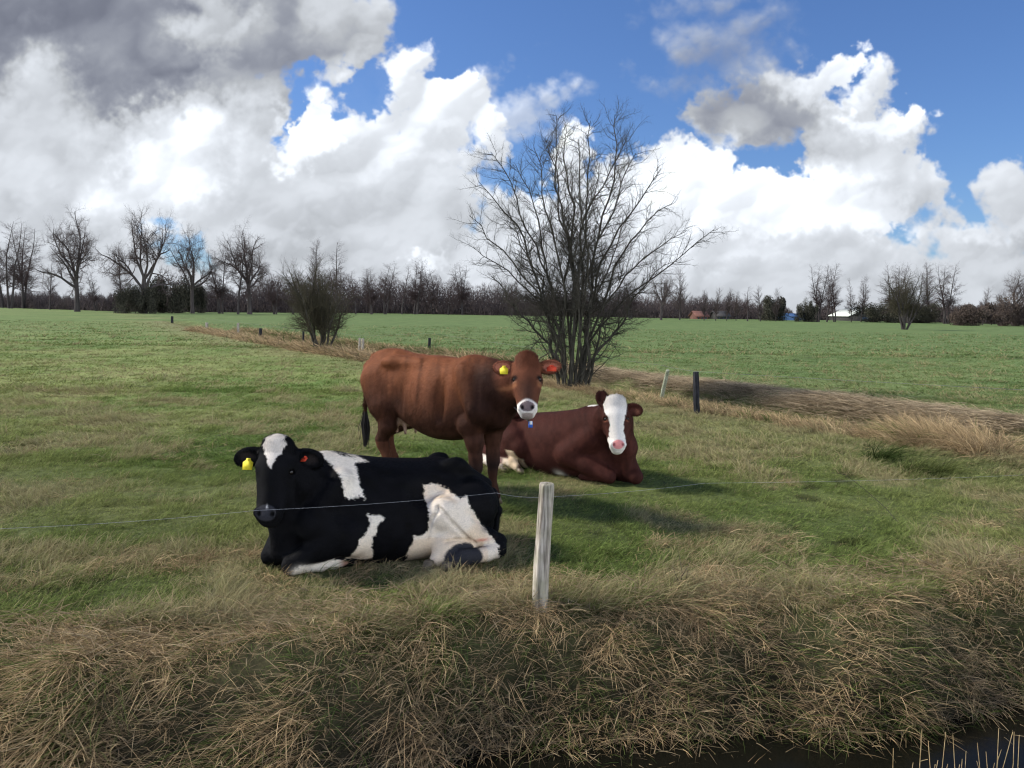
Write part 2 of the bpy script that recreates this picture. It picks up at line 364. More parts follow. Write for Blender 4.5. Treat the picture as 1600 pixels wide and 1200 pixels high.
at = t.nodes.new('ShaderNodeAttribute'); at.attribute_name = 'col'
tc = t.nodes.new('ShaderNodeTexCoord')
n1 = t.nodes.new('ShaderNodeTexNoise'); n1.inputs['Scale'].default_value = 9; n1.inputs['Detail'].default_value = 8; n1.inputs['Roughness'].default_value = .65; t.links.new(tc.outputs['Object'], n1.inputs[0])
n2 = t.nodes.new('ShaderNodeTexNoise'); n2.inputs['Scale'].default_value = .55; n2.inputs['Detail'].default_value = 7; n2.inputs['Roughness'].default_value = .7; t.links.new(tc.outputs['Object'], n2.inputs[0])
def mr(inp, a, b_, c, d_):
    m = t.nodes.new('ShaderNodeMapRange'); t.links.new(inp, m.inputs[0])
    for k, x in enumerate((a, b_, c, d_)): m.inputs[k + 1].default_value = x
    return m.outputs[0]
mm = t.nodes.new('ShaderNodeMath'); mm.operation = 'MULTIPLY'; t.links.new(mr(n1.outputs[0], .3, .7, .55, 1.45), mm.inputs[0]); t.links.new(mr(n2.outputs[0], .3, .7, .72, 1.28), mm.inputs[1])
vs = t.nodes.new('ShaderNodeVectorMath'); vs.operation = 'SCALE'; t.links.new(at.outputs['Color'], vs.inputs[0]); t.links.new(mm.outputs[0], vs.inputs['Scale'])
t.links.new(vs.outputs[0], b.inputs['Base Color'])
bp = t.nodes.new('ShaderNodeBump'); bp.inputs['Strength'].default_value = .8; bp.inputs['Distance'].default_value = .05; t.links.new(n1.outputs[0], bp.inputs['Height']); t.links.new(bp.outputs[0], b.inputs['Normal'])
ground = mesh_np('ground', np.stack([XX, YY, ZZ], -1).reshape(-1, 3), [quads], m_ground, None, True, {'col': ('FLOAT_COLOR', gc.reshape(-1, 3))})
tag(ground, 'flat green pasture cut by two grassy ditches', None, None, 'structure')
# water of the near ditch
mw, t, b, o = mat_new('ditch_water', .12, .10); b.inputs['Base Color'].default_value = (.006, .006, .004, 1)
tc = t.nodes.new('ShaderNodeTexCoord'); n = t.nodes.new('ShaderNodeTexNoise'); n.inputs['Scale'].default_value = 6; n.inputs['Detail'].default_value = 3; t.links.new(tc.outputs['Object'], n.inputs[0])
bp = t.nodes.new('ShaderNodeBump'); bp.inputs['Strength'].default_value = .15; bp.inputs['Distance'].default_value = .01; t.links.new(n.outputs[0], bp.inputs['Height']); t.links.new(bp.outputs[0], b.inputs['Normal'])
wx = np.linspace(-30, 14, 45); wV = []
for x in wx:
    lip = 4.50 + .235 * x; wV += [(x, lip - 2.9, -.525), (x, lip - .4, -.525)]
wI = np.arange(44) * 2
tag(mesh_np('water', np.array(wV), [np.stack([wI, wI + 2, wI + 3, wI + 1], 1)], mw), 'dark still water at the bottom of the near ditch', None, None, 'structure')
# ---------------------------------------------------------------- implicit bodies turned into one continuous skin
def nrm(a): a = np.asarray(a, float); return a / np.linalg.norm(a)
class Body:
    def __init__(s, lo, hi, h):
        s.lo = np.array(lo, float); s.h = h; s.n = np.ceil((np.array(hi) - s.lo) / h).astype(int) + 1
        s.f = np.full(s.n, 1.0, np.float32)
    def grid(s, lo, hi, pad):
        a = np.maximum(np.floor((np.array(lo) - pad - s.lo) / s.h).astype(int), 0); b = np.minimum(np.ceil((np.array(hi) + pad - s.lo) / s.h).astype(int) + 1, s.n)
        if (b <= a).any(): return None, None
        ax = [s.lo[i] + np.arange(a[i], b[i]) * s.h for i in range(3)]
        sl = tuple(slice(a[i], b[i]) for i in range(3))
        X, Y, Z = np.meshgrid(*ax, indexing='ij'); return sl, np.stack([X, Y, Z], -1)
    def put(s, sl, d, k, sub=False):
        g = s.f[sl]
        if sub:
            d = -d; hh = np.clip(.5 - .5 * (g - d) / k, 0, 1); s.f[sl] = g * (1 - hh) + d * hh + k * hh * (1 - hh)
        else:
            hh = np.clip(.5 + .5 * (g - d) / k, 0, 1); s.f[sl] = g * (1 - hh) + d * hh - k * hh * (1 - hh)
    def cap(s, a, b, ra, rb, k=.04, sub=False, fl=None):
        """tapered limb; fl=(axis, factor) widens it along an axis"""
        a = np.asarray(a, float); b = np.asarray(b, float); r = max(ra, rb) * (fl[1] if fl else 1)
        sl, p = s.grid(np.minimum(a, b) - r, np.maximum(a, b) + r, k * 1.2 + .02)
        if sl is None: return
        ba = b - a; t = np.clip(((p - a) @ ba) / (ba @ ba), 0, 1); q = p - a - t[..., None] * ba
        if fl:
            ax = nrm(fl[0]); c = q @ ax; q = q + (c / fl[1] - c)[..., None] * ax
        s.put(sl, np.sqrt((q * q).sum(-1)) - (ra + (rb - ra) * t), k, sub)
    def path(s, pts, k=.03, fl=None):
        for (a, ra), (b, rb) in zip(pts[:-1], pts[1:]): s.cap(a, b, ra, rb, k, False, fl)
    def ell(s, c, r, M=None, k=.04, sub=False):
        """ellipsoid, rows of M = its axes"""
        c = np.asarray(c, float); r = np.asarray(r, float); M = np.eye(3) if M is None else np.asarray(M, float)
        ext = np.sqrt(((M * r[:, None]) ** 2).sum(0))
        sl, p = s.grid(c - ext, c + ext, k * 1.2 + .02)
        if sl is None: return
        q = (p - c) @ M.T / r; l = np.sqrt((q * q).sum(-1)); l2 = np.sqrt(((q / r) ** 2).sum(-1)) + 1e-9
        s.put(sl, l * (l - 1) / l2, k, sub)
    def loft(s, st, k=.05, egg=.10):
        """trunk along x: stations (x, top, bottom, half width, y of centre)"""
        st = np.array(st, float); x0, x1 = st[0, 0], st[-1, 0]
        xx = np.linspace(x0, x1, 160); C = []
        for j in range(1, 5):                                          # Catmull-Rom through the stations
            y = st[:, j]; x = st[:, 0]; m = np.gradient(y, x); i = np.clip(np.searchsorted(x, xx) - 1, 0, len(x) - 2); h = x[i + 1] - x[i]; t = (xx - x[i]) / h
            C.append((2 * t ** 3 - 3 * t ** 2 + 1) * y[i] + (t ** 3 - 2 * t ** 2 + t) * h * m[i] + (-2 * t ** 3 + 3 * t ** 2) * y[i + 1] + (t ** 3 - t ** 2) * h * m[i + 1])
        w = st[:, 3].max() + .05
        sl, p = s.grid((x0 - .05, (st[:, 4] - w).min(), st[:, 2].min() - .03), (x1 + .05, (st[:, 4] + w).max(), st[:, 1].max() + .03), k)
        X = np.clip(p[..., 0], x0, x1); T, Bm, W, Yc = [np.interp(X, xx, c) for c in C]
        zc = (T + Bm) / 2; hh = np.maximum((T - Bm) / 2, .01); zn = (p[..., 2] - zc) / hh
        W = np.maximum(W, .01) * (1 - egg * np.clip(zn, -1, 1))
        r = (np.abs((p[..., 1] - Yc) / W) ** 2.25 + np.abs(zn) ** 2.25) ** (1 / 2.25)
        d = (r - 1) * np.minimum(W, hh); dx = np.abs(p[..., 0] - X)
        d = np.where(dx > 0, np.sqrt(np.maximum(d, 0) ** 2 + dx ** 2), d)
        s.put(sl, d, k)
    def crease(s, pts, r, k=.015):
        """a fold cut along the outermost skin on the +y side; pts = (x, z)"""
        q = []
        for (x0, z0), (x1, z1) in zip(pts[:-1], pts[1:]):
            for t in np.linspace(0, 1, 8):
                x, z = x0 + (x1 - x0) * t, z0 + (z1 - z0) * t; i, m = int(round((x - s.lo[0]) / s.h)), int(round((z - s.lo[2]) / s.h)); c = np.where(s.f[i, :, m] < 0)[0]
                if len(c): q.append((x, s.lo[1] + c[-1] * s.h + .002, z))
        for a, b in zip(q[:-1], q[1:]):
            if np.linalg.norm(np.subtract(a, b)) > 1e-3 and abs(a[1] - b[1]) < .06: s.cap(a, b, r, r, k, True)
    def polygonise(s):
        """surface nets"""
        f = s.f; sg = f < 0; n = f.shape
        c = [sg[i:n[0] - 1 + i, j:n[1] - 1 + j, k:n[2] - 1 + k] for i in (0, 1) for j in (0, 1) for k in (0, 1)]
        cnt = sum(x.astype(np.int8) for x in c); act = (cnt > 0) & (cnt < 8)
        idx = -np.ones(act.shape, np.int64); A = np.argwhere(act); idx[act] = np.arange(len(A))
        acc = np.zeros((len(A), 3)); w = np.zeros(len(A))
        co = [(i, j, k) for i in (0, 1) for j in (0, 1) for k in (0, 1)]
        val = {q: f[A[:, 0] + q[0], A[:, 1] + q[1], A[:, 2] + q[2]].astype(float) for q in co}
        for a in co:
            for ax in range(3):
                if a[ax] == 0:
                    b = tuple(1 if m == ax else a[m] for m in range(3)); va, vb = val[a], val[b]; m = (va < 0) != (vb < 0)
                    t = np.where(m, va / np.where(m, va - vb, 1), 0); pos = np.array(a, float)[None] + t[:, None] * (np.array(b) - np.array(a))
                    acc += pos * m[:, None]; w += m
        V = s.lo + (A + acc / w[:, None]) * s.h
        Q = []
        for ax in range(3):
            o1, o2 = [(1, 2), (2, 0), (0, 1)][ax]
            s0 = [slice(1, -1)] * 3; s0[ax] = slice(0, -1); s1 = list(s0); s1[ax] = slice(1, None)
            E = np.argwhere(sg[tuple(s0)] != sg[tuple(s1)]); off = np.ones(3, int); off[ax] = 0; E = E + off
            inside = sg[E[:, 0], E[:, 1], E[:, 2]]
            def at_(d1, d2):
                q = E.copy(); q[:, o1] -= d1; q[:, o2] -= d2; return idx[q[:, 0], q[:, 1], q[:, 2]]
            q = np.stack([at_(1, 1), at_(0, 1), at_(0, 0), at_(1, 0)], 1); q[~inside] = q[~inside][:, ::-1]; Q.append(q)
        Q = np.concatenate(Q); Q = Q[(Q >= 0).all(1)]
        # gradient normals
        gx, gy, gz_ = np.gradient(f, s.h); Ai = np.round((V - s.lo) / s.h).astype(int); Ai = np.minimum(Ai, np.array(n) - 1)
        N = np.stack([g[Ai[:, 0], Ai[:, 1], Ai[:, 2]] for g in (gx, gy, gz_)], 1); N /= np.linalg.norm(N, axis=1, keepdims=True) + 1e-9
        return V, Q, N
def head_axes(poll, down, front):
    d = nrm(down); n = nrm(np.asarray(front, float) - np.dot(front, d) * d); s_ = np.cross(n, d)   # s_ = towards the viewer's right when facing it
    return dict(o=np.array(poll, float), M=np.stack([s_, d, n]))
def build_head(B, hd, sc, ears, neck, nosew=1.0):
    """hd: frame; coordinates (side, down the face, out of the face); ears: (tip left, tip right) in those coordinates"""
    o, M = hd['o'], hd['M']
    W = lambda *p: o + (np.array(p) * sc) @ M
    e = lambda c, r, k=.03, sub=False, Mx=None: B.ell(W(*c), np.array(r) * sc, M if Mx is None else Mx, k, sub)
    cp = lambda a, b, ra, rb, k=.03, fl=None, sub=False: B.cap(W(*a), W(*b), ra * sc, rb * sc, k, sub, fl)
    e((0, .030, -.050), (.085, .052, .062), .04); e((0, .10, -.085), (.112, .11, .105), .05)
    e((0, .20, -.065), (.098, .12, .085), .05)
    for q in (-1, 1):
        e((q * .082, .185, -.045), (.036, .045, .040), .03)               # brow
        cp((q * .062, .19, -.14), (q * .042, .40, -.085), .068, .045, .05)  # cheek and jaw
        cp((q * .07, .29, -.055), (q * .06, .40, -.045), .020, .016, .04)
    cp((0, .18, -.055), (0, .41, -.030), .082, .056, .05)
    e((0, .465, -.045), (.083 * nosew, .060, .068), .035)                  # muzzle
    e((0, .505, -.075), (.058 * nosew, .034, .050), .02)                   # chin
    for q in (-1, 1):
        e((q * .052, .455, .000), (.028, .030, .030), .02)               # nostril wing
        e((q * .042, .462, .030), (.0145, .018, .022), .008, True)
        e((q * .103, .205, -.045), (.021, .018, .026), .012, True)       # eye socket
    cp((-.045, .512, -.012), (.045, .512, -.012), .004, .004, .008, None, True)
    for (tip, q, face) in ears:
        base = np.array((q * .085, .085, -.115)); tip = np.array(tip); ax = nrm(tip - base); L = np.linalg.norm(tip - base)
        fn = nrm(np.array(face) - np.dot(face, ax) * ax); wd = np.cross(fn, ax)
        Mx = np.stack([ax, wd, fn]) @ M; c = base + ax * L * .56
        e(c, (L * .50, .062, .021), .012, False, Mx); cp(base, base + ax * L * .4, .034, .034, .03)
        e(c + fn * .020 + ax * .004, (L * .40, .044, .021), .008, True, Mx)
    return W
def skin_mat(name, rough=.85, spec=.08, bump=.35):
    m, t, b, o = mat_new(name, rough, spec); at = t.nodes.new('ShaderNodeAttribute'); at.attribute_name = 'col'
    tc = t.nodes.new('ShaderNodeTexCoord'); n = t.nodes.new('ShaderNodeTexNoise'); n.inputs['Scale'].default_value = 160; n.inputs['Detail'].default_value = 3; t.links.new(tc.outputs['Object'], n.inputs[0])
    mrn = t.nodes.new('ShaderNodeMapRange'); t.links.new(n.outputs[0], mrn.inputs[0]); mrn.inputs[1].default_value = .3; mrn.inputs[2].default_value = .7; mrn.inputs[3].default_value = .8; mrn.inputs[4].default_value = 1.2
    vs = t.nodes.new('ShaderNodeVectorMath'); vs.operation = 'SCALE'; t.links.new(at.outputs['Color'], vs.inputs[0]); t.links.new(mrn.outputs[0], vs.inputs['Scale']); t.links.new(vs.outputs[0], b.inputs['Base Color'])
    bp = t.nodes.new('ShaderNodeBump'); bp.inputs['Strength'].default_value = bump; bp.inputs['Distance'].default_value = .003; t.links.new(n.outputs[0], bp.inputs['Height']); t.links.new(bp.outputs[0], b.inputs['Normal'])
    return m
def coat_mat(name, gloss=.025):
    """short hair: shaded with the skin's own normal and a soft sheen"""
    m = bpy.data.materials.new(name); m.use_nodes = True; t = m.node_tree; t.nodes.clear()
    o = t.nodes.new('ShaderNodeOutputMaterial'); at = t.nodes.new('ShaderNodeAttribute'); at.attribute_name = 'col'
    an = t.nodes.new('ShaderNodeAttribute'); an.attribute_name = 'nrm'; d = t.nodes.new('ShaderNodeBsdfPrincipled')
    vt = t.nodes.new('ShaderNodeVectorTransform'); vt.vector_type = 'NORMAL'; vt.convert_from = 'OBJECT'; vt.convert_to = 'WORLD'
    t.links.new(an.outputs['Vector'], vt.inputs[0])
    t.links.new(at.outputs['Color'], d.inputs['Base Color']); t.links.new(vt.outputs[0], d.inputs['Normal'])
    d.inputs['Roughness'].default_value = .55; d.inputs['Specular IOR Level'].default_value = gloss * 2
    t.links.new(d.outputs[0], o.inputs[0]); return m
M_SKIN = skin_mat('cow_skin'); M_COAT = coat_mat('cow_coat')
M_EYE = plain_mat('cow_eye', (.008, .006, .005), .22, .35)
M_HOOF = ramp_mat('hoof_horn', [(.3, (.05, .04, .03)), (.7, (.20, .15, .09))], (20, 20, 60), .5, .4)
M_TAGY = plain_mat('tag_yellow', (.62, .52, .03), .6, .2); M_TAGR = plain_mat('tag_red', (.50, .05, .02), .6, .2)
M_SWITCH = plain_mat('tail_hair', (.012, .009, .008), .7)
def coat(V, Q, N, C, comb, length, count, rng, jit=.35, bald=None):
    """short hairs lying along the combed direction, coloured like the skin under them"""
    a = V[Q[:, 0]]; e1 = V[Q[:, 1]] - a; e2 = V[Q[:, 3]] - a; area = np.linalg.norm(np.cross(e1, e2), axis=1)
    wgt = area * (1 if bald is None else np.clip(1 - bald[Q[:, 0]], 0, 1))
    f = rng.choice(len(Q), count, p=wgt / wgt.sum()); u, v = rng.random((2, count, 1))
    q = Q[f]; p = (V[q[:, 0]] * (1 - u) * (1 - v) + V[q[:, 1]] * u * (1 - v) + V[q[:, 2]] * u * v + V[q[:, 3]] * (1 - u) * v)
    n = N[q[:, 0]]; c = C[q[:, 0]] * rng.uniform(.78, 1.22, (count, 1))
    d = comb(p) ; d = d + rng.normal(0, jit, d.shape); d = d - (d * n).sum(1, keepdims=True) * n * .93; d /= np.linalg.norm(d, axis=1, keepdims=True) + 1e-9
    d = d * .94 + n * .30; L = length(p)[:, None] * rng.uniform(.6, 1.25, (count, 1))
    w = np.cross(d, n); w /= np.linalg.norm(w, axis=1, keepdims=True) + 1e-9; w = w * rng.uniform(.0011, .0021, (count, 1))
    p0 = p - n * .002; mid = p0 + d * L * .5 + n * L * .05; tip = p0 + d * L - n * L * .05
    VV = np.stack([p0 - w, p0 + w, mid - w * .8, mid + w * .8, tip], 1).reshape(-1, 3); b = np.arange(count)[:, None] * 5
    CC = np.repeat(c, 5, 0); NN = np.repeat(nrm_rows(n + d * .15 + rng.normal(0, .14, n.shape)), 5, 0)
    return VV, [b + np.array([[0, 1, 3, 2]]), b + np.array([[2, 3, 4]])], CC, NN
def nrm_rows(a): return a / (np.linalg.norm(a, axis=1, keepdims=True) + 1e-9)
def in_poly(x, y, poly):
    """signed distance to a polygon, negative inside"""
    P_ = np.array(poly, float); ins = np.zeros(x.shape, bool); best = np.full(x.shape, 1e9)
    for (x0, y0), (x1, y1) in zip(P_, np.roll(P_, -1, 0)):
        c = (y0 > y) != (y1 > y); ins ^= c & (x < (x1 - x0) * (y - y0) / (y1 - y0 + 1e-12) + x0)
        ex, ey = x1 - x0, y1 - y0; t = np.clip(((x - x0) * ex + (y - y0) * ey) / (ex * ex + ey * ey), 0, 1)
        best = np.minimum(best, np.hypot(x - x0 - t * ex, y - y0 - t * ey))
    return np.where(ins, -best, best)
def n3(p, s, seed=0):
    return (fb(p[:, 0] + .7 * p[:, 1], p[:, 2] - .6 * p[:, 1], s, seed, 3) - .5) * 2
def finish_cow(root, B, colour, comb, length, count, hd, W, sc, seed, tags, bald=None):
    rng = np.random.default_rng(seed); V, Q, N = B.polygonise()
    C = colour(V, N)
    body = mesh_np('body', V, [Q], M_SKIN, root, True, {'col': ('FLOAT_COLOR', C)})
    bd = None if bald is None else bald(V)
    hv, hq, hc, hn = coat(V, Q, N, C, comb, length, count, rng, bald=bd)
    mesh_np('coat', hv, hq, M_COAT, root, False, {'col': ('FLOAT_COLOR', hc), 'nrm': ('FLOAT_VECTOR', hn)})
    for q in (-1, 1):
        bpy_sphere('eye', W(q * .0985, .205, -.047), .0185 * sc, M_EYE, root)
    for (c, ax, mt, w, h) in tags:
        ear_tag(W(*c), ax, mt, w * sc, h * sc, root)
def bpy_sphere(name, c, r, mat, parent, seg=12):
    th = np.linspace(0, np.pi, seg // 2 + 1)[1:-1]; ph = np.arange(seg) * 2 * np.pi / seg
    V = [(0, 0, r)] + [(r * math.sin(a) * math.cos(b_), r * math.sin(a) * math.sin(b_), r * math.cos(a)) for a in th for b_ in ph] + [(0, 0, -r)]
    n = len(th); T = [(0, 1 + j, 1 + (j + 1) % seg) for j in range(seg)] + [(1 + n * seg, 1 + (n - 1) * seg + (j + 1) % seg, 1 + (n - 1) * seg + j) for j in range(seg)]
    Qd = [(1 + i * seg + j, 1 + (i + 1) * seg + j, 1 + (i + 1) * seg + (j + 1) % seg, 1 + i * seg + (j + 1) % seg) for i in range(n - 1) for j in range(seg)]
    return mesh_np(name, np.array(V) + np.asarray(c), [np.array(T), np.array(Qd)], mat, parent, True)
def ear_tag(c, M, mat, w, h, parent):
    """flat plastic flag with a narrow neck and a button, thickness 2 mm; M rows = width, height, normal"""
    out = [(-.5, -.5), (.5, -.5), (.55, .18), (.25, .38), (.22, .55), (-.22, .55), (-.25, .38), (-.55, .18)]
    M = np.asarray(M); V = [np.array((x * w, y * h, z)) @ M + c for z in (-.0012, .0012) for x, y in out]; n = len(out)
    o = mesh_np('ear_tag', np.array(V), [np.array([list(range(n))[::-1], list(range(n, 2 * n))]), np.array([(i, (i + 1) % n, n + (i + 1) % n, n + i) for i in range(n)])], mat, parent)
    bpy_sphere('tag_button', c + np.array((0, h * .42, .003)) @ M, .008, mat, o, 8)
def hoof(c, fwd, s, parent, rz=0):
    """cloven hoof: two wedges side by side; c = top centre of the hoof, fwd = toe direction, height downwards"""
    f = nrm(fwd); side = nrm(np.cross((0, 0, 1), f)); up = np.cross(f, side); mb = MB()
    for q in (-1, 1):
        cc = np.asarray(c) + side * q * s * .27
        ring = lambda z, l0, l1, w: [cc + up * z * s + f * l * s * 1.0 + side * ww * w * s for l, ww in ((l0, -.5), (l0, .5), (l1 * .75 + l0 * .25, .5), (l1, .12), (l1, -.12), (l1 * .75 + l0 * .25, -.5))]
        V = ring(0.12, -.45, .42, .40) + ring(-.75, -.50, .85, .50); n = 6
        mb.add(V, [(i, (i + 1) % n, n + (i + 1) % n, n + i)[::-1] for i in range(n)], [tuple(range(n)), tuple(range(2 * n - 1, n - 1, -1))])
    mb.build('hoof', M_HOOF, parent)
def cow_root(name, loc, D, label):
    X = nrm([D[0] - loc[0], D[1] - loc[1], 0]); r = empty(name, (loc[0], loc[1], gz(loc[0], loc[1]).item()), math.atan2(X[1], X[0]))
    tag(r, label, 'cow', 'cows resting and standing in the pasture'); Mw = np.stack([X, np.array([-X[1], X[0], 0]), np.array([0, 0, 1.])])
    L = lambda p: (np.asarray(p) - np.array([loc[0], loc[1], r.location[2]])) @ Mw.T      # world -> cow
    D_ = lambda v: np.asarray(v, float) @ Mw.T
    return r, L, D_
HH = .0095

# -------- standing red-brown cow
r, L, D_ = cow_root('cow', P(588, 600, 7.95), P(792, 600, 6.85), 'red-brown cow standing behind the black and white one, looking at the camera')
B = Body((-.22, -.55, 0), (2.32, .5, 1.62), HH)
B.loft([(-.04, 1.20, 1.02, .05, 0), (.03, 1.32, .93, .15, 0), (.16, 1.375, .84, .215, 0), (.34, 1.385, .76, .245, 0), (.52, 1.355, .70, .245, 0), (.72, 1.345, .62, .285, 0), (.95, 1.345, .57, .325, 0),
        (1.15, 1.335, .575, .315, 0), (1.32, 1.345, .61, .265, 0), (1.46, 1.34, .66, .225, 0), (1.60, 1.27, .72, .165, 0), (1.70, 1.15, .80, .10, 0)], .05, .14)
for q in (-1, 1):
    B.ell((.42, q * .215, 1.275), (.075, .040, .035), None, .08)                                 # hook bone
    B.cap((.50, q * .17, 1.29), (.80, q * .16, 1.28), .030, .020, .09)
    B.ell((.02, q * .115, 1.20), (.055, .04, .05), None, .05)                                    # pin bone
    B.ell((.64, q * .315, 1.14), (.10, .05, .09), None, .10, True)                              # hollow of the flank
for q, hx, fx in ((-1, .30, .40), (1, -.02, .08)):                                               # hind legs
    B.path([((.20, q * .13, 1.08), .17), ((.32, q * .185, .84), .135)], .08, ((1, 0, 0), 1.15))
    B.path([((.36, q * .19, .86), .12), ((.30 + hx * .3, q * .185, .66), .085), ((hx - .02, q * .175, .50), .052), ((hx, q * .17, .44), .050), ((fx, q * .17, .24), .036), ((fx + .01, q * .17, .13), .042), ((fx + .05, q * .17, .075), .042)], .035, ((1, 0, 0), 1.15))
for q in (-1, 1):
    B.ell((1.20, q * .29, 1.02), (.05, .05, .22), None, .06, True)                               # behind the shoulder
    B.cap((1.38, q * .17, 1.24), (1.56, q * .21, .92), .075, .085, .04)                           # shoulder blade
    B.ell((.62, q * .30, .95), (.09, .07, .16), None, .07, True)                                 # flank before the thigh
B.ell((.44, 0, .74), (.15, .13, .11), None, .05)                                                # udder
for a, b_ in ((.50, -.07), (.50, .07), (.38, -.07)): B.cap((a, b_, .68), (a + .01, b_, .575), .020, .013, .02)
for q, fx in ((-1, 1.515), (1, 1.45)):                                                          # forelegs
    B.path([((1.44, q * .13, 1.16), .115), ((1.60, q * .155, .90), .095)], .08)
    B.path([((1.60, q * .15, .90), .09), ((1.46, q * .165, .76), .105), ((fx - .01, q * .16, .62), .078), ((fx, q * .155, .46), .054), ((fx + .005, q * .155, .385), .052), ((fx, q * .155, .30), .037), ((fx + .005, q * .155, .14), .040), ((fx + .045, q * .155, .075), .042)], .04)
poll = L(P(823, 553, 6.62)); hdir = D_((.02, -.42, -1)); hfr = D_((-.02, -1, .35)); hd = head_axes(poll, hdir, hfr)
hb = poll + np.array((0, .20, -.11)) @ hd['M']
B.path([((1.35, 0, 1.10), .21), ((1.60, -.01, 1.10), .185), ((1.80, -.01, 1.14), .15), (tuple(hb * .85 + np.array((1.80, 0, 1.14)) * .15), .115)], .06, ((0, 0, 1), 1.25))
B.path([((1.66, 0, .84), .10), ((1.80, -.01, .98), .06), ((1.90, -.02, 1.10), .05)], .06)      # dewlap
ears = [((-.275, .085, -.085), -1, (.1, .25, 1)), ((.275, .075, -.085), 1, (-.1, .25, 1))]
W = build_head(B, hd, 1.03, ears, None)
W0 = W
B.path([((-.02, 0, 1.30), .030), ((-.09, -.01, 1.22), .026), ((-.135, -.02, 1.05), .020), ((-.145, -.02, .80), .016), ((-.15, -.02, .68), .013)], .03)
def colour(V, N):
    x, y, z = V.T; h = (V - hd['o']) @ hd['M'].T / 1.03; s_, t_, n_ = h.T
    nz = n3(V, 4, 1); nf = n3(V * np.array((1, 1, .28)), 24, 5) + .6 * n3(V * np.array((1, 1, .28)), 60, 6)
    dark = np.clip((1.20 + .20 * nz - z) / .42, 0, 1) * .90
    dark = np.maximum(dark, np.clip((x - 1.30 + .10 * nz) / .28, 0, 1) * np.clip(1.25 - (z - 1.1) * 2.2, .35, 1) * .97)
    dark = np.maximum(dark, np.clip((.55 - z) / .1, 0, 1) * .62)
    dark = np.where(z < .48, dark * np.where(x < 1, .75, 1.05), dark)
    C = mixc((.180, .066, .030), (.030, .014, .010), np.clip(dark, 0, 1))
    C = C * np.clip(1 + .38 * nf + .22 * nz, .3, 2)[:, None]
    knee = np.exp(-((z - .36) / .07) ** 2) * (x > 1); C = mixc(C, (.010, .008, .008), knee * .75)
    ud = np.clip(1.25 - np.sqrt(((x - .44) / .17) ** 2 + (y / .15) ** 2 + ((z - .70) / .15) ** 2), 0, 1) * (z < .80); C = mixc(C, (.42, .27, .20), np.clip(ud * 4, 0, 1))
    isH = (x > 1.6) & (t_ > -.1) & (t_ < .62) & (n_ > -.24) & (np.abs(s_) < .32)
    face = mixc((.105, .037, .019), (.050, .022, .014), np.clip((t_ - .14) / .16, 0, 1) * np.clip(1.25 - np.abs(s_) / .09, .25, 1)) * (1 + .25 * n3(V, 22, 8))[:, None]
    hc = mixc(face, (.26, .11, .05), np.clip(1 - np.abs(t_ - .255) / .03, 0, 1) * np.clip((np.abs(s_) - .075) / .02, 0, 1) * .7)
    hc = mixc(hc, (.62, .57, .52), np.clip((t_ - .405 + .02 * np.cos(s_ * 25)) / .02, 0, 1))
    nose = np.clip((1.05 - np.sqrt((s_ / .060) ** 2 + ((t_ - .452) / .044) ** 2)) / .12, 0, 1) * np.clip((n_ + .028) / .01, 0, 1)
    hc = mixc(hc, (.12, .09, .09), nose); hc = mixc(hc, (.012, .009, .009), np.clip(1.6 * np.exp(-(((np.abs(s_) - .040) / .013) ** 2 + ((t_ - .462) / .016) ** 2)) * (n_ > -.03), 0, 1)); hc = mixc(hc, (.16, .11, .09), np.clip((t_ - .50) / .01, 0, 1) * np.clip((.05 - np.abs(s_)) / .01, 0, 1) * .8)
    eye = np.exp(-(((np.abs(s_) - .103) / .022) ** 2 + ((t_ - .205) / .018) ** 2)) * (n_ > -.12); hc = mixc(hc, (.012, .008, .007), np.clip(eye * 1.6, 0, 1))
    hc = mixc(hc, (.30, .16, .10), np.clip(1 - np.abs(t_ - .232) / .010, 0, 1) * np.clip(1 - np.abs(np.abs(s_) - .105) / .03, 0, 1) * (n_ > -.1) * .6)
    ear = np.clip((np.abs(s_) - .125) / .02, 0, 1) * (t_ < .17); hc = mixc(hc, (.15, .052, .030), ear); inner = ear * np.clip((1 - ((np.abs(s_) - .20) / .07) ** 2 - ((t_ - .085) / .04) ** 2), 0, 1)
    hc = mixc(hc, np.array((.42, .16, .10)), np.clip(inner * 3, 0, 1) * (N @ hd['M'][2] > .2))
    C = np.where(isH[:, None], mixc(C, hc, np.clip((n_ + .19) / .06, 0, 1)), C)
    tail = (x < -.085); C = mixc(C, (.012, .009, .008), np.clip((.72 - z) / .05, 0, 1) * tail)
    return np.clip(C, .003, 1)
def comb(p):
    d = np.tile((-.55, 0, -.8), (len(p), 1)).astype(float)
    h = (p - hd['o']) @ hd['M'].T; m = (h[:, 1] < .6) & (h[:, 2] > -.2) & (p[:, 0] > 1.6); d[m] = hd['M'][1] * (1 if True else 0)
    up = m & (h[:, 1] + .07 * np.sin(p[:, 0] * 900) + .05 * np.sin(p[:, 2] * 1300) < .13) & (np.abs(h[:, 0]) < .1); d[up] = -hd['M'][1] * .6 + hd['M'][2] * .5
    d[p[:, 2] > 1.3] += (0, 0, .6); return d
def length(p):
    h = (p - hd['o']) @ hd['M'].T; l = np.full(len(p), .034); l[p[:, 2] < .7] = .014; m = (h[:, 1] < .6) & (h[:, 2] > -.2) & (p[:, 0] > 1.6); l[m] = .010
    q_ = m & (np.abs(h[:, 0]) < .10); l[q_] = .010 + .034 * np.clip((.15 - h[q_, 1]) / .10, 0, 1); l[(np.abs(h[:, 0]) > .13) & m] = .022; l[m & (h[:, 1] > .40)] = .004; return l
def bald(p):
    h = (p - hd['o']) @ hd['M'].T / 1.03; return ((h[:, 1] > .425) & (np.abs(h[:, 0]) < .066) & (h[:, 2] > -.03)).astype(float)
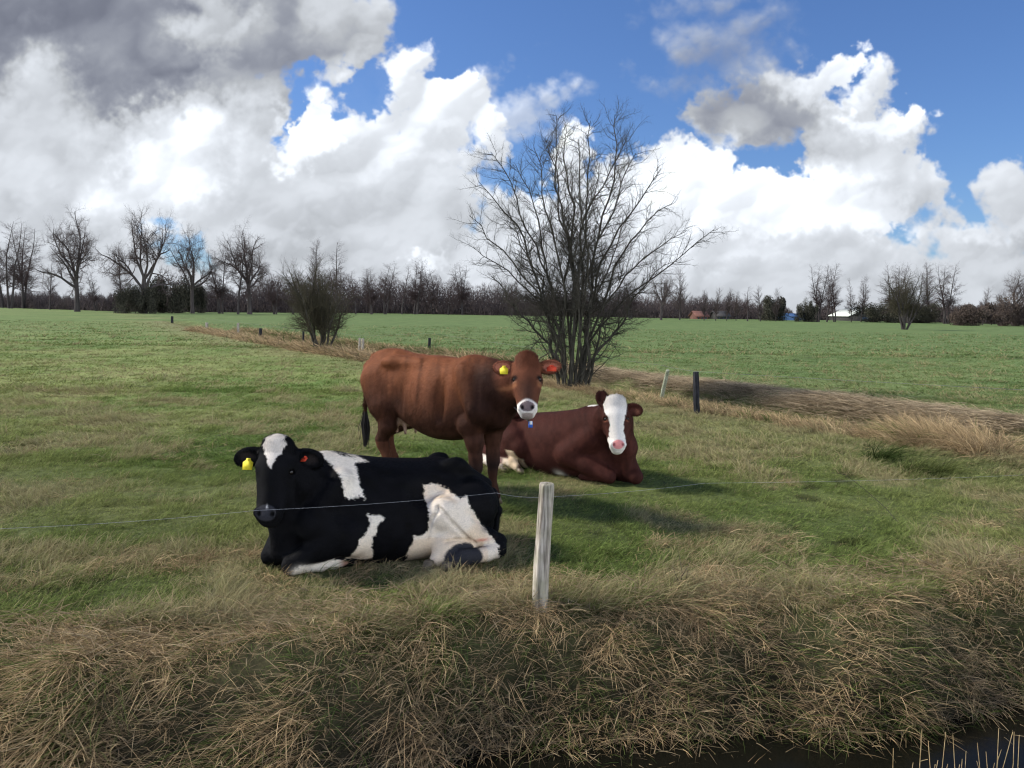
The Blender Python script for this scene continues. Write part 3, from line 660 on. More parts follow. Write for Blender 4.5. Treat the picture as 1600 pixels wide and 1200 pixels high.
MA = lambda a, up=(0, 0, 1): None
fr = hd['M'][2]; sd_ = hd['M'][0]; dn = hd['M'][1]
tags = [((-.19, .115, -.072), np.stack([sd_, -dn, fr]), M_TAGY, .065, .07), ((.205, .105, -.068), np.stack([sd_, -dn, fr]), M_TAGR, .075, .05)]
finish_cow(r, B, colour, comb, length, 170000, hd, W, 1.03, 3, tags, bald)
for q, hx, ex in ((-1, .45, 0), (1, .13, 0), (-1, 1.56, 0), (1, 1.495, 0)): hoof((hx, q * (.17 if hx < 1 else .155), .06), (1, 0, -.05), .075, r)
rg = np.random.default_rng(9); sw = []
for i in range(260):
    a, b_ = rg.normal(0, .012, 2); l = rg.uniform(.22, .36); sw.append((np.array([(-.15 + a * .5, -.02 + b_ * .5, .72), (-.152 + a * 1.5, -.02 + b_ * 1.5, .70 - l * .45), (-.148 + a * 1.1, -.02 + b_, .70 - l)]), np.array([.003, .003, .001])))
tube_obj('tail_switch', sw, 3, M_SWITCH, r)
ct = W(.025, .575, -.10); tube_obj('neck_strap', [(np.array([(1.80, -.05, 1.06), (1.86, -.06, .96), ct + (0, 0, .01)]), np.full(3, .006)), (np.array([(1.84, .03, 1.08), (1.88, .0, .98), ct + (0, 0, .01)]), np.full(3, .006))], 5, plain_mat('strap_dark', (.05, .04, .04), .7), r)
mb = MB(); mb.box(ct, (.035, .012, .05), .9); o_ = mb.build('neck_tag', plain_mat('tag_blue', (.03, .10, .38), .4), r)
mb = MB(); mb.box(ct + np.array((.02, -.02, .02)), (.02, .01, .03), .9); mb.build('tag_clip', plain_mat('clip_white', (.6, .62, .62), .4), o_)

# -------- black and white cow lying in front
r, L, D_ = cow_root('cow', P(765, 800, 6.0), P(435, 800, 5.35), 'black and white cow lying in front with a white patch on its forehead')
def sidepx_b(pts, off):
    o = L(CAM); return [tuple((o + D_(ray(u, v)) * ((off - o[1]) / D_(ray(u, v))[1]))[[0, 2]]) for u, v in pts]
B = Body((-.25, -.55, -.05), (2.0, .75, 1.08), .0088)
B.loft([(.0, .32, .16, .05, 0), (.03, .42, .08, .15, 0), (.12, .51, .0, .25, 0), (.24, .605, -.04, .33, .02), (.36, .665, -.05, .37, .03), (.60, .68, -.05, .40, .03), (.85, .70, -.05, .415, .02), (1.05, .73, -.05, .385, 0),
        (1.22, .762, -.03, .315, 0), (1.36, .765, .0, .25, 0), (1.48, .73, .03, .19, .03), (1.57, .62, .04, .12, .07), (1.63, .48, .08, .07, .09)], .06, .12)
B.ell((.36, .19, .655), (.07, .05, .04), None, .08); B.ell((.36, -.18, .64), (.07, .05, .04), None, .08)         # hook bones
B.cap((.34, .20, .65), (.10, .14, .48), .035, .05, .07); B.ell((.03, .10, .38), (.05, .06, .06), None, .05)
B.ell((.62, .37, .52), (.13, .06, .09), None, .09, True)                                                          # flank
B.ell((.22, .30, .52), (.10, .06, .07), None, .07, True)
B.cap((1.22, .26, .62), (1.42, .30, .36), .07, .09, .08)                                                          # shoulder blade
# near hind leg folded forwards
B.path([((.26, .26, .36), .20), ((.50, .37, .34), .135)], .04)
B.path([((.52, .40, .36), .115), ((.40, .43, .25), .100), ((.20, .44, .155), .070), ((.12, .44, .12), .058)], .02)
B.path([((.11, .44, .115), .058), ((.14, .49, .075), .060), ((.24, .53, .065), .050), ((.36, .56, .07), .053), ((.43, .575, .075), .058), ((.50, .585, .055), .045)], .022)
B.path([((.30, .36, .12), .10), ((.52, .46, .10), .085), ((.60, .50, .06), .05)], .045)                          # far hind foot and the soft belly fold above it
B.ell((.42, .42, .17), (.16, .09, .09), None, .05)
B.crease(sidepx_b([(684, 792), (693, 803), (708, 820), (724, 836), (740, 848)], .47), .011)
B.crease(sidepx_b([(684, 792), (674, 812), (671, 842)], .45), .009)
B.crease(sidepx_b([(694, 846), (712, 842), (738, 843)], .50), .008)
# near foreleg folded under the chest
kn = L(G(455, 884, .07)); el = np.array((1.17, .30, .22))
B.path([((1.40, .26, .34), .13), (tuple(el), .115), (tuple(el * .55 + kn * .45 + np.array((0, 0, .03))), .088), (tuple(kn), .062)], .05)
h1 = L(G(545, 876, .045)); B.path([(tuple(kn), .058), (tuple(kn * .5 + h1 * .5 + np.array((0, .01, -.01))), .042), (tuple(h1), .042)], .02)
k2 = L(G(424, 868, .08)); B.path([((1.45, -.12, .32), .12), (tuple(k2), .070)], .05); h2 = k2 + np.array((-.33, .02, -.03)); B.path([(tuple(k2), .06), (tuple(h2), .04)], .02)
poll = L(P(431, 682, 5.12)); hdir = D_((-.03, -.36, -1)); hfr = D_((-.03, -1, .34)); hd = head_axes(poll, hdir, hfr); SC = 1.10
hb = poll + np.array((0, .21, -.14)) @ hd['M']
B.path([((1.25, .0, .50), .25), ((1.42, .07, .56), .21), ((1.53, .12, .64), .175), (tuple(hb), .13)], .06)
B.path([((1.57, .16, .60), .14), ((1.56, .15, .40), .13), ((1.57, .14, .14), .095)], .06)                                                 # brisket
ears = [((-.265, .135, -.10), -1, (.1, .3, 1)), ((.265, .125, -.12), 1, (-.1, .3, 1))]
W = build_head(B, hd, SC, ears, None, .98)
B.path([((.0, .06, .38), .03), ((-.02, .12, .26), .022), ((.02, .16, .05), .018)], .04)
def sidepx(pts, off):                                                  # outline of a marking as it lies on the cow's flank
    out = []
    for u, v in pts:
        d = D_(ray(u, v)); o = L(CAM); t_ = (off - o[1]) / d[1]; p = o + d * t_; out.append((p[0], p[2]))
    return out
P1 = sidepx([(506, 708), (520, 713), (545, 722), (572, 724), (584, 729), (560, 731), (562, 750), (568, 782), (560, 775), (548, 781), (540, 777), (533, 755), (524, 735), (516, 724)], .32)
P2 = sidepx([(574, 800), (582, 806), (598, 808), (590, 822), (582, 842), (584, 878), (545, 880), (548, 865), (556, 860), (560, 842), (575, 832), (578, 815)], .40)
P3 = sidepx([(669, 764), (684, 761), (700, 764), (708, 772), (718, 778), (724, 776), (728, 774), (730, 790), (744, 810), (757, 828), (768, 845), (770, 880), (640, 890), (638, 865), (645, 834), (655, 838), (668, 828), (670, 800)], .42)
def colour(V, N):
    x, y, z = V.T; h = (V - hd['o']) @ hd['M'].T / SC; s_, t_, n_ = h.T
    jx = .014 * n3(V, 30, 3) + .012 * n3(V, 90, 13); jz = .012 * n3(V, 30, 4) + .012 * n3(V, 90, 14); wht = np.array((.74, .67, .57)) * (1 + .10 * n3(V, 9, 2))[:, None]
    cream = np.array((.66, .50, .34)); blk = np.array((.0036, .0036, .0044))
    C = np.tile(blk, (len(V), 1)) * (1 + .5 * n3(V, 14, 7))[:, None]
    near_ = np.clip((y - .05) / .05, 0, 1)
    w1 = np.clip(-in_poly(x + jx, z + jz, P1) / .006 + .5, 0, 1) * (y > -.1); w2 = np.clip(-in_poly(x + jx, z + jz, P2) / .006 + .5, 0, 1) * near_; w3 = np.clip(-in_poly(x + jx, z + jz, P3) / .006 + .5, 0, 1) * near_
    C = mixc(C, wht, w1); C = mixc(C, mixc(wht, cream, np.clip(.75 - z * 2.2, 0, .7)), w2)
    dirt = np.clip(n3(V, 6, 21) * 1.2, 0, .5)
    C = mixc(C, mixc(wht, cream, np.clip(.25 + dirt + .4 * (z < .2) * (x > .25), 0, .8)), w3)
    grey = np.exp(-(((x - .23) / .05) ** 2 + ((z - .24) / .03) ** 2)) + .9 * np.exp(-(((x - .115) / .028) ** 2 + ((z - .10) / .022) ** 2)); C = mixc(C, (.10, .10, .11), np.clip(grey, 0, 1) * w3 * .8)
    foot = np.clip((1.0 - np.sqrt(((x - .43) / .145) ** 2 + ((z - .075) / .095) ** 2)) / .12 + jx * 8, 0, 1) * (y > .50); C = mixc(C, (.028, .028, .033), foot)
    pink = np.exp(-(((x - .27) / .05) ** 2 + ((z - .165) / .012) ** 2)) * (y > .35); C = mixc(C, (.50, .16, .11), pink * .9)
    lo = np.clip((.09 - z) / .02, 0, 1) * (x > 1.1) * (x < kn[0] - .04) * (y > kn[1] - .12) * (y > .3); C = mixc(C, wht * .9, lo); C = mixc(C, (.30, .17, .12), lo * np.clip((h1[0] + .09 - x) / .05, 0, 1))
    kw = np.exp(-(((x - kn[0] + .05) / .05) ** 2 + ((z - .03) / .035) ** 2)) * (y > .2); C = mixc(C, wht, np.clip(kw * 2, 0, 1))
    edge = np.clip(1 - np.abs(in_poly(s_, t_, [(-.072, .045), (-.045, .02), (-.005, .0), (.03, .005), (.065, .05), (.06, .09), (.035, .13), (.018, .17), (.004, .20), (-.012, .185), (-.025, .14), (-.05, .10)])) / .01, 0, 1)
    st = np.clip(-in_poly(s_ + jx * .8, t_ + jz * .8, [(-.068, .055), (-.052, -.01), (-.005, -.03), (.05, -.02), (.070, .045), (.058, .085), (.036, .13), (.016, .165), (.002, .20), (-.012, .185), (-.028, .13), (-.055, .10)]) / .005 + .5, 0, 1) * (n_ > -.12) * (t_ < .25)
    C = mixc(C, (.60, .54, .47), st * (np.abs(s_) < .1) * (t_ > -.06))
    inner = np.clip(1 - ((np.abs(s_) - .195) / .055) ** 2 - ((t_ - .11) / .035) ** 2, 0, 1) * (np.abs(s_) > .12) * (N @ hd['M'][2] > .1) * (n_ > -.2); C = mixc(C, (.035, .028, .026), inner * .8)
    nose = np.clip((1.05 - np.sqrt((s_ / .062) ** 2 + ((t_ - .458) / .048) ** 2)) / .12, 0, 1) * (n_ > -.03); C = mixc(C, (.026, .026, .030), nose); C = mixc(C, (.003, .003, .003), np.clip(1.6 * np.exp(-(((np.abs(s_) - .040) / .013) ** 2 + ((t_ - .464) / .015) ** 2)) * (n_ > -.03), 0, 1))
    spot = np.exp(-(((s_ - .005) / .004) ** 2 + ((t_ - .425) / .012) ** 2)) * (n_ > 0); C = mixc(C, (.5, .48, .46), spot)
    return np.clip(C, .003, 1)
def comb(p):
    d = np.tile((-.9, .0, -.35), (len(p), 1)).astype(float); h = (p - hd['o']) @ hd['M'].T; m = (h[:, 1] < .65) & (h[:, 2] > -.22) & (p[:, 0] > 1.3); d[m] = hd['M'][1]; return d
def length(p):
    h = (p - hd['o']) @ hd['M'].T; l = np.full(len(p), .016); m = (h[:, 1] < .65) & (h[:, 2] > -.22) & (p[:, 0] > 1.3); l[m] = .009; l[m & (h[:, 1] < .10)] = .022; l[(np.abs(h[:, 0]) > .14) & m] = .020
    l[(p[:, 2] > .62) & (p[:, 0] < 1.3)] = .024; l[m & (h[:, 1] > .44)] = .004; return l
def bald(p):
    h = (p - hd['o']) @ hd['M'].T / SC; return ((h[:, 1] > .43) & (np.abs(h[:, 0]) < .064) & (h[:, 2] > -.03)).astype(float)
fr = hd['M'][2]; sd_ = hd['M'][0]; dn = hd['M'][1]
tags = [((-.175, .165, -.070), np.stack([sd_, -dn, fr]), M_TAGY, .058, .068), ((.160, .118, -.085), np.stack([nrm(sd_ * .8 + fr * .5), nrm(-dn + sd_ * .5), nrm(fr - sd_ * .4)]), M_TAGR, .050, .035)]
finish_cow(r, B, colour, comb, length, 210000, hd, W, SC, 4, tags, bald)
hoof((.555, .59, .055), (1, .15, -.25), .065, r); hoof((.665, .515, .055), (1, -.05, -.2), .065, r)
hoof(h1 + np.array((-.02, 0, .02)), (-1, .2, -.1), .05, r)

# -------- dark red cow with a white face, lying behind
r, L, D_ = cow_root('cow', P(790, 700, 9.2), P(965, 700, 8.25), 'dark red cow with a white face and pink nose lying at the right')
B = Body((-.25, -.85, -.05), (2.05, .5, 1.12), .0105)
B.loft([(-.08, .40, .12, .06, 0), (0, .50, .05, .18, 0), (.15, .56, -.02, .27, 0), (.35, .60, -.05, .34, 0), (.6, .635, -.06, .40, 0), (.85, .675, -.06, .42, 0), (1.05, .72, -.05, .39, 0), (1.22, .765, -.03, .33, -.02),
        (1.36, .76, 0, .27, -.04), (1.50, .70, .02, .21, -.06), (1.62, .55, .05, .13, -.08)], .06, .12)
B.ell((.30, -.22, .60), (.08, .05, .04), None, .05)
B.path([((.20, -.22, .38), .19), ((.42, -.36, .32), .14), ((.52, -.40, .26), .10), ((.20, -.42, .16), .075), ((-.06, -.40, .15), .05)], .05)
B.path([((.0, -.44, .10), .055), ((.15, -.48, .07), .048), ((.28, -.52, .065), .045), ((.36, -.54, .05), .04)], .02)
B.path([((.25, -.42, .13), .07), ((.46, -.46, .10), .06), ((.56, -.49, .06), .042)], .03)
B.path([((-.08, -.08, .38), .03), ((-.10, -.30, .24), .022), ((.12, -.46, .17), .018), ((.30, -.50, .20), .012)], .02)
kn = L(G(952, 745, .085)); B.path([((1.36, -.24, .44), .15), ((1.12, -.34, .26), .12), (tuple(np.array((1.12, -.34, .22)) * .5 + kn * .5 + np.array((0, 0, .02))), .095), (tuple(kn), .072)], .05)
h1 = kn + np.array((-.32, -.02, -.04)); B.path([(tuple(kn), .06), (tuple(h1), .04)], .02)
k2 = L(G(993, 745, .09)); B.path([((1.45, .05, .42), .13), (tuple(k2), .078)], .06); B.path([(tuple(k2), .07), (tuple(k2 + np.array((-.3, .05, -.04))), .045)], .02)
poll = L(P(963, 620, 7.93)); hdir = D_((.02, -.33, -1)); hfr = D_((0, -1, .3)); hd2 = head_axes(poll, hdir, hfr); SC2 = 1.08
hb = poll + np.array((0, .22, -.14)) @ hd2['M']
B.path([((1.25, -.02, .50), .25), ((1.45, -.10, .56), .215), ((1.58, -.17, .66), .185), (tuple(hb), .125)], .06)
B.path([((1.66, -.16, .62), .11), ((1.70, -.14, .38), .12), ((1.66, -.10, .14), .085)], .07)
B.path([((1.74, -.20, .60), .05), ((1.78, -.20, .36), .045), ((1.74, -.16, .10), .035)], .03)
ears = [((-.145, -.075, -.13), -1, (-.3, -.1, 1)), ((.255, .12, -.10), 1, (-.1, .3, 1))]
W = build_head(B, hd2, SC2, ears, None, .92)
def colour(V, N):
    x, y, z = V.T; h = (V - hd2['o']) @ hd2['M'].T / SC2; s_, t_, n_ = h.T; jx = .010 * n3(V, 28, 3) + .010 * n3(V, 90, 13)
    C = np.tile((.043, .0140, .0100), (len(V), 1)) * np.clip(1 + .35 * n3(V, 5, 7) + .35 * n3(V, 30, 9), .4, 2)[:, None]
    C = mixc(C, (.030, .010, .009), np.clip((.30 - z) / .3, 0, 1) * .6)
    wh = np.array((.64, .60, .545)) * (1 + .08 * n3(V, 20, 2))[:, None]
    leg = np.clip((.155 - z) / .02, 0, 1) * (x < .58) * (y < -.36); C = mixc(C, mixc(wh, (.50, .38, .26), .35 + .4 * (x > .22)), leg)
    C = mixc(C, (.17, .10, .09), leg * np.clip((x - .27) / .03, 0, 1) * np.clip((.38 - x) / .03, 0, 1)); C = mixc(C, (.05, .035, .03), leg * (x > .50))
    fold = np.clip(1 - np.abs(x - .50 + (z - .15) * .4) / .07, 0, 1) * (z < .24) * (y < -.30); C = mixc(C, (.55, .42, .28), np.clip(fold * 2, 0, 1))
    bw = np.exp(-(((x - 1.0) / .05) ** 2 + (z / .05) ** 2)) * (y < 0); C = mixc(C, wh, np.clip(bw * 1.5, 0, 1)); C = mixc(C, wh, (np.exp(-(((x - 1.25) / .06) ** 2 + ((z - .77) / .02) ** 2)) > .35) * (y > -.1) * .9)
    hw = np.interp(t_, [-.1, .02, .08, .14, .20, .26, .34, .40, .43, .6], [.10, .10, .108, .104, .078, .063, .066, .080, .094, .094]) + jx
    face = np.clip((hw - np.abs(s_ + .006)) / .005 + .5, 0, 1) * (n_ > -.10 + .0 * t_) * (np.abs(s_) < .5) * (t_ < .60); isH = (np.abs(s_) < .13) & (t_ > -.08) & (x > 1.3) & (t_ < .6)
    C = mixc(C, wh, face * isH)
    eye = np.exp(-(((np.abs(s_) - .100) / .018) ** 2 + ((t_ - .205) / .012) ** 2)) * (n_ > -.12) * isH; C = mixc(C, (.010, .006, .005), np.clip(eye * 1.5, 0, 1))
    C = mixc(C, (.20, .07, .04), np.exp(-(((np.abs(s_) - .10) / .02) ** 2 + ((t_ - .228) / .008) ** 2)) * (n_ > -.12) * isH * .7)
    nose = np.clip((1.05 - np.sqrt((s_ / .054) ** 2 + ((t_ - .456) / .044) ** 2)) / .12, 0, 1) * np.clip((n_ + .028) / .01, 0, 1) * isH; C = mixc(C, (.62, .24, .22), nose)
    nos = np.exp(-(((np.abs(s_) - .042) / .010) ** 2 + ((t_ - .460) / .012) ** 2)) * (n_ > -.02) * isH; C = mixc(C, (.22, .06, .06), np.clip(nos * 1.2, 0, .85))
    inner = np.clip(1 - ((s_ - .19) / .055) ** 2 - ((t_ - .105) / .032) ** 2, 0, 1) * (s_ > .12) * (N @ hd2['M'][2] > .1) * (n_ > -.2); C = mixc(C, (.085, .030, .022), inner)
    inn2 = np.exp(-(((s_ - .215) / .022) ** 2 + ((t_ - .125) / .02) ** 2)) * (n_ > -.2) * (x > 1.3); C = mixc(C, (.30, .12, .07), inn2 * .8)
    return np.clip(C, .003, 1)
def comb(p):
    d = np.tile((-.9, .0, -.35), (len(p), 1)).astype(float); h = (p - hd2['o']) @ hd2['M'].T; m = (h[:, 1] < .65) & (h[:, 2] > -.22) & (p[:, 0] > 1.3); d[m] = hd2['M'][1]
    up = m & (h[:, 1] + .07 * np.sin(p[:, 0] * 900) + .05 * np.sin(p[:, 2] * 1300) < .08); d[up] = -hd2['M'][1] * .8 + hd2['M'][2] * .3; return d
def length(p):
    h = (p - hd2['o']) @ hd2['M'].T; l = np.full(len(p), .014); m = (h[:, 1] < .65) & (h[:, 2] > -.22) & (p[:, 0] > 1.3); l[m] = .009; q_ = m & (np.abs(h[:, 0]) < .12); l[q_] = .009 + .026 * np.clip((.14 - h[q_, 1]) / .10, 0, 1); l[(np.abs(h[:, 0]) > .14) & m] = .02; l[m & (h[:, 1] > .42)] = .004; return l
def bald(p):
    h = (p - hd2['o']) @ hd2['M'].T / SC2; return ((h[:, 1] > .43) & (np.abs(h[:, 0]) < .054) & (h[:, 2] > -.03)).astype(float)
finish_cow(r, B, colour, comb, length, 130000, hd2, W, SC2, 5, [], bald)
hoof((.41, -.545, .05), (1, -.1, -.25), .06, r); hoof((.61, -.495, .05), (1, 0, -.25), .06, r)
# ---------------------------------------------------------------- grass
M_BLADE = blade_mat('grass_blade', .60, .30); M_DRY = blade_mat('dry_grass_blade', .35, .30)
def blade_geo(p, d0, L, w, droop, segs, C, yaw=None, rng=None):
    """p root, d0 unit start direction, droop = how far the tip bends over along its lean; ribbons of `segs` pieces"""
    n = len(p); hz = d0 * np.array((1, 1, 0)); hz = hz / (np.linalg.norm(hz, axis=1, keepdims=True) + 1e-6)
    a = rng.uniform(0, 2 * np.pi, n); wv = np.stack([np.cos(a), np.sin(a), 0 * a], 1); wv = wv - (wv * d0).sum(1, keepdims=True) * d0; wv = nrm_rows(wv)
    V = []; t = np.linspace(0, 1, segs + 1)
    for k, tt in enumerate(t):
        c = p + d0 * (L * tt)[:, None] + (hz * (droop * L * tt * tt)[:, None]) - np.array((0, 0, 1)) * (droop * L * .75 * tt ** 2.3)[:, None]
        if k < segs: ww = (w * (1 - .55 * tt))[:, None] * wv; V += [c - ww, c + ww]
        else: V += [c]
    V = np.stack(V, 1); m = V.shape[1]; b = np.arange(n)[:, None] * m
    polys = [np.concatenate([b + np.array([[2 * k, 2 * k + 1, 2 * k + 3, 2 * k + 2]]) for k in range(segs - 1)])] if segs > 1 else []
    polys.append(b + np.array([[m - 3, m - 2, m - 1]]))
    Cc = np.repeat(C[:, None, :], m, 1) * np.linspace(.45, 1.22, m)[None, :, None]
    return V.reshape(-1, 3), polys, Cc.reshape(-1, 3)
def merge(parts):
    Vs, Cs, by, off = [], [], {}, 0
    for V, ps, C in parts:
        Vs.append(V); Cs.append(C)
        for q in ps: by.setdefault(q.shape[1], []).append(q + off)
        off += len(V)
    return np.concatenate(Vs), [np.concatenate(q) for q in by.values()], np.concatenate(Cs)
def scatter(rng, n, y0, y1, pw=1.0):
    """points over the wedge of land that can be seen, denser nearer when pw > 1"""
    y = y0 + (y1 - y0) * rng.random(n) ** pw; x = (rng.random(n) * 2 - 1) * (y * .74 + 1.3); return x, y
def dirs(rng, n, tilt, az=None, spread=None):
    a = rng.uniform(0, 2 * np.pi, n) if az is None else az + rng.normal(0, spread, n)
    s = np.sin(tilt); return np.stack([np.cos(a) * s, np.sin(a) * s, np.cos(tilt)], 1)
rng = np.random.default_rng(21); parts = []
def lawn(n, y0, y1, pw, L0, w0, segs, clump=0.0):
    x, y = scatter(rng, n, y0, y1, pw)
    if clump:                                                           # gather into tufts
        q = rng.random(n) < .6; m = max(n // 22, 1); cx, cy = scatter(rng, m, y0, y1, pw); j = rng.integers(0, m, n)
        x = np.where(q, cx[j] + rng.normal(0, clump, n), x); y = np.where(q, cy[j] + rng.normal(0, clump, n), y)
    s = bank_s(x, y); d, sg = ditch_d(x, y); k = (s > -.15) & (d > .9); x, y, s, d, sg = x[k], y[k], s[k], d[k], sg[k]; n = len(x)
    a = fb(x, y, .35, 11, 5); b = fb(x, y, 1.4, 12, 4); tuft = fb(x, y, 3.5, 14, 2)
    C, _, _, _ = field_colour(x, y)
    C = C * rng.uniform(.55, 1.55, (n, 1))
    dead = rng.random(n) < np.clip(.10 + 1.5 * (b - .50) + .20 * np.clip((1.4 - s) / 1.4, 0, 1) * (s < 1.4) + .45 * np.clip(1 - (d - 1) / 2, 0, 1), .03, .8)
    C = np.where(dead[:, None], mixc((.30, .245, .125), (.36, .33, .17), rng.random(n)) * rng.uniform(.7, 1.2, (n, 1)), C)
    L = L0 * rng.uniform(.5, 1.4, n) * (.55 + 1.1 * np.clip((tuft - .35) * 2.2, 0, 1)) * (1 + .8 * dead * (b > .5)) * (1 + .7 * np.clip((1.4 - s) / 1.4, 0, 1))
    press = np.exp(-(((x + .95) / 1.0) ** 2 + ((y - 5.2 - .15 * (x + .95)) / .35) ** 2) ** 2) + np.exp(-(((x - .9) / .9) ** 2 + ((y - 8.0) / .35) ** 2) ** 2); L = L * (1 - .62 * np.clip(press, 0, 1))       # trampled where the cows lie
    D = dirs(rng, n, rng.uniform(.15, 1.15, n), (a * 9 + b * 5), 1.1)
    # blades under the resting cows lie flat: kept out of their way
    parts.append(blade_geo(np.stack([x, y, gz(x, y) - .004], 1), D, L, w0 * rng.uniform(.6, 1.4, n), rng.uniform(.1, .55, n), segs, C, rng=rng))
lawn(360000, 4.2, 9.0, 1.25, .054, .0019, 2, .030)
lawn(240000, 8.5, 17, 1.3, .070, .0036, 2, .06)
lawn(130000, 16, 36, 1.4, .085, .0085, 1, .10)
lawn(50000, 34, 80, 1.4, .11, .022, 1, .2)
V, ps, C = merge(parts)
tag(mesh_np('grass', V, ps, M_BLADE, None, False, {'col': ('FLOAT_COLOR', C)}), 'short grazed green grass with yellowish tufts over the pasture', 'grass', None, 'stuff')
# long dead grass hanging over the near bank, in tussocks combed by the wind
parts = []
def tussocks(cx, cy, per, L0, w0, rad, segs, green=.15, lean_az=-1.2, tilt=(.5, 1.25), tone=1.0, clean=True):
    m = len(cx); n = m * per; j = np.repeat(np.arange(m), per); r = rad[j] if np.ndim(rad) else rad
    x = cx[j] + rng.normal(0, 1, n) * r; y = cy[j] + rng.normal(0, 1, n) * r
    azc = lean_az + (fb(cx, cy, .9, 31, 3) - .5) * 5.0 + rng.normal(0, .35, m); Lc = L0 * rng.uniform(.6, 1.3, m); tc = rng.uniform(*tilt, m); cc = rng.random(m)
    hue = mixc((.29, .205, .110), (.40, .305, .170), cc); hue = mixc(hue, (.17, .115, .066), np.clip(rng.normal(.10, .3, m), 0, .8)); gr = rng.random(m) < green
    hue = np.where(gr[:, None], mixc((.055, .085, .024), (.11, .13, .04), cc), hue) * tone
    C = hue[j] * rng.uniform(.50, 1.65, (n, 1)); L = Lc[j] * rng.uniform(.4, 1.25, n)
    out = np.arctan2(y - cy[j], x - cx[j]); az_ = azc[j] + .9 * np.sin(out - azc[j]) + rng.normal(0, .50, n)
    D = dirs(rng, n, np.clip(tc[j] + rng.normal(0, .28, n), .05, 1.5), az_, .42)
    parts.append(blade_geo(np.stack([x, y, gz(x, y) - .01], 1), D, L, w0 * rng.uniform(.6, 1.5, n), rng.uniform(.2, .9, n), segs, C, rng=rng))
# thatch over the slope
n = 2600; x = rng.uniform(-5, 7, n); sl = rng.uniform(-1.15, .45, n); y = 4.50 + .235 * x + .10 * np.sin(1.7 * x + 1) + .07 * np.sin(4.1 * x + 2.2) + sl
tussocks(x, y, 44, .125, .0016, .06, 3, .30, -1.5, (.4, 1.5), 1.35)
n = 1100; x = rng.uniform(-5, 7, n); sl = rng.uniform(-.85, .15, n); y = 4.50 + .235 * x + .10 * np.sin(1.7 * x + 1) + .07 * np.sin(4.1 * x + 2.2) + sl
keep = fb(x, y, 1.6, 33, 3) > .48; x, y = x[keep], y[keep]
tussocks(x, y, 60, .185, .0016, .06, 5, .08, -1.2, (.7, 1.5), 1.25)
n = 420; x = rng.uniform(-5, 7, n); y = 4.50 + .235 * x + rng.uniform(.3, 1.5, n); q = fb(x, y, 1.4, 12, 4) > .51; x, y = x[q], y[q]
tussocks(x, y, 60, .13, .0017, .05, 4, .10, -.9, (.3, 1.1), 1.1)
n = 420; x = rng.uniform(-1.5, 2.6, n); y = 4.50 + .235 * x + rng.uniform(-1.35, -.8, n); tussocks(x, y, 40, .17, .0020, .07, 4, .45, -1.4, (.6, 1.4), .9)
# broken straws lying every way over the bank
n = 16000; x = rng.uniform(-5, 7, n); y = 4.50 + .235 * x + rng.uniform(-1.0, .35, n); C = mixc((.42, .33, .20), (.20, .14, .08), rng.random(n)) * rng.uniform(.6, 1.3, (n, 1))
parts.append(blade_geo(np.stack([x, y, gz(x, y) + rng.uniform(.02, .11, n)], 1), dirs(rng, n, rng.uniform(1.0, 1.75, n)), rng.uniform(.05, .20, n), rng.uniform(.0010, .0034, n), rng.uniform(0, .3, n), 2, C, rng=rng))
# scattered dead tufts in the field
x, y = scatter(rng, 700, 5.2, 16, 1.2); q = (fb(x, y, 1.4, 12, 4) > .52) & (bank_s(x, y) > .8) & (ditch_d(x, y)[0] > 1) & ~((abs(x + .8) < 1.1) & (abs(y - 5.4) < .6)); x, y = x[q], y[q]
tussocks(x, y, 50, .11, .0018, .06, 3, .1, -.9, (.5, 1.3))
# low plants at the water's edge
n = 700; x = rng.uniform(-1, 7, n); y = 4.50 + .235 * x + rng.uniform(-1.30, -.75, n)
tussocks(x, y, 34, .13, .0022, .06, 3, .75, -1.5, (.3, 1.3), .8)
V, ps, C = merge(parts)
tag(mesh_np('dry_grass', V, ps, M_DRY, None, False, {'col': ('FLOAT_COLOR', C)}), 'long dead straw-coloured grass hanging over the near ditch bank', 'grass', None, 'stuff')
# both edges of the far ditch: pale standing grass on this side, mown hay lying on the other
parts = []
def along(n, off0, off1, t0=0., t1=4.9, clus=None):
    t = rng.uniform(t0, t1, n); i = np.floor(t).astype(int); f = (t - i)[:, None]; a = DITCH[i]; b = DITCH[i + 1]; p = a + (b - a) * f; e = (b - a) / np.linalg.norm(b - a, axis=1, keepdims=True)
    nn = np.stack([-e[:, 1], e[:, 0]], 1); o = rng.uniform(off0, off1, n)[:, None]; p = p + nn * o; return p[:, 0], p[:, 1], np.arctan2(e[:, 1], e[:, 0])
x, y, _ = along(1500, .75, 1.9, .8, 5); tussocks(x, y, 45, .22, .0035, .10, 3, .12, 2.6, (.1, 1.0), 1.05)
x, y, _ = along(420, 1.0, 1.7, .9, 2.4); tussocks(x, y, 60, .46, .0028, .09, 4, .05, 2.7, (.1, .75), 1.1)
x, y, _ = along(900, -.8, .9, .8, 5); tussocks(x, y, 40, .18, .0045, .15, 3, .75, 1.0, (.1, 1.2), .85)
x = np.array([P(1442, 745, 8.6)[0], P(1470, 742, 8.8)[0], P(1400, 735, 9.2)[0]]); y = np.array([8.75, 8.9, 9.6]); tussocks(x, y, 260, .30, .0028, .10, 4, 1.0, -1.2, (.05, .7), .7)
x, y, _ = along(900, 1.0, 1.7, 5, 7); tussocks(x, y, 30, .5, .015, .3, 2, .1, 2.7, (.1, .9), 1.0)
x, y, _ = along(900, -2.2, -1.0, 5, 7); tussocks(x, y, 30, .4, .015, .4, 2, .4, 2.7, (.1, .9), 1.0)
V, ps, C = merge(parts)
tag(mesh_np('ditch_grass', V, ps, M_DRY, None, False, {'col': ('FLOAT_COLOR', C)}), 'pale rough grass standing along the far ditch', 'grass', None, 'stuff')
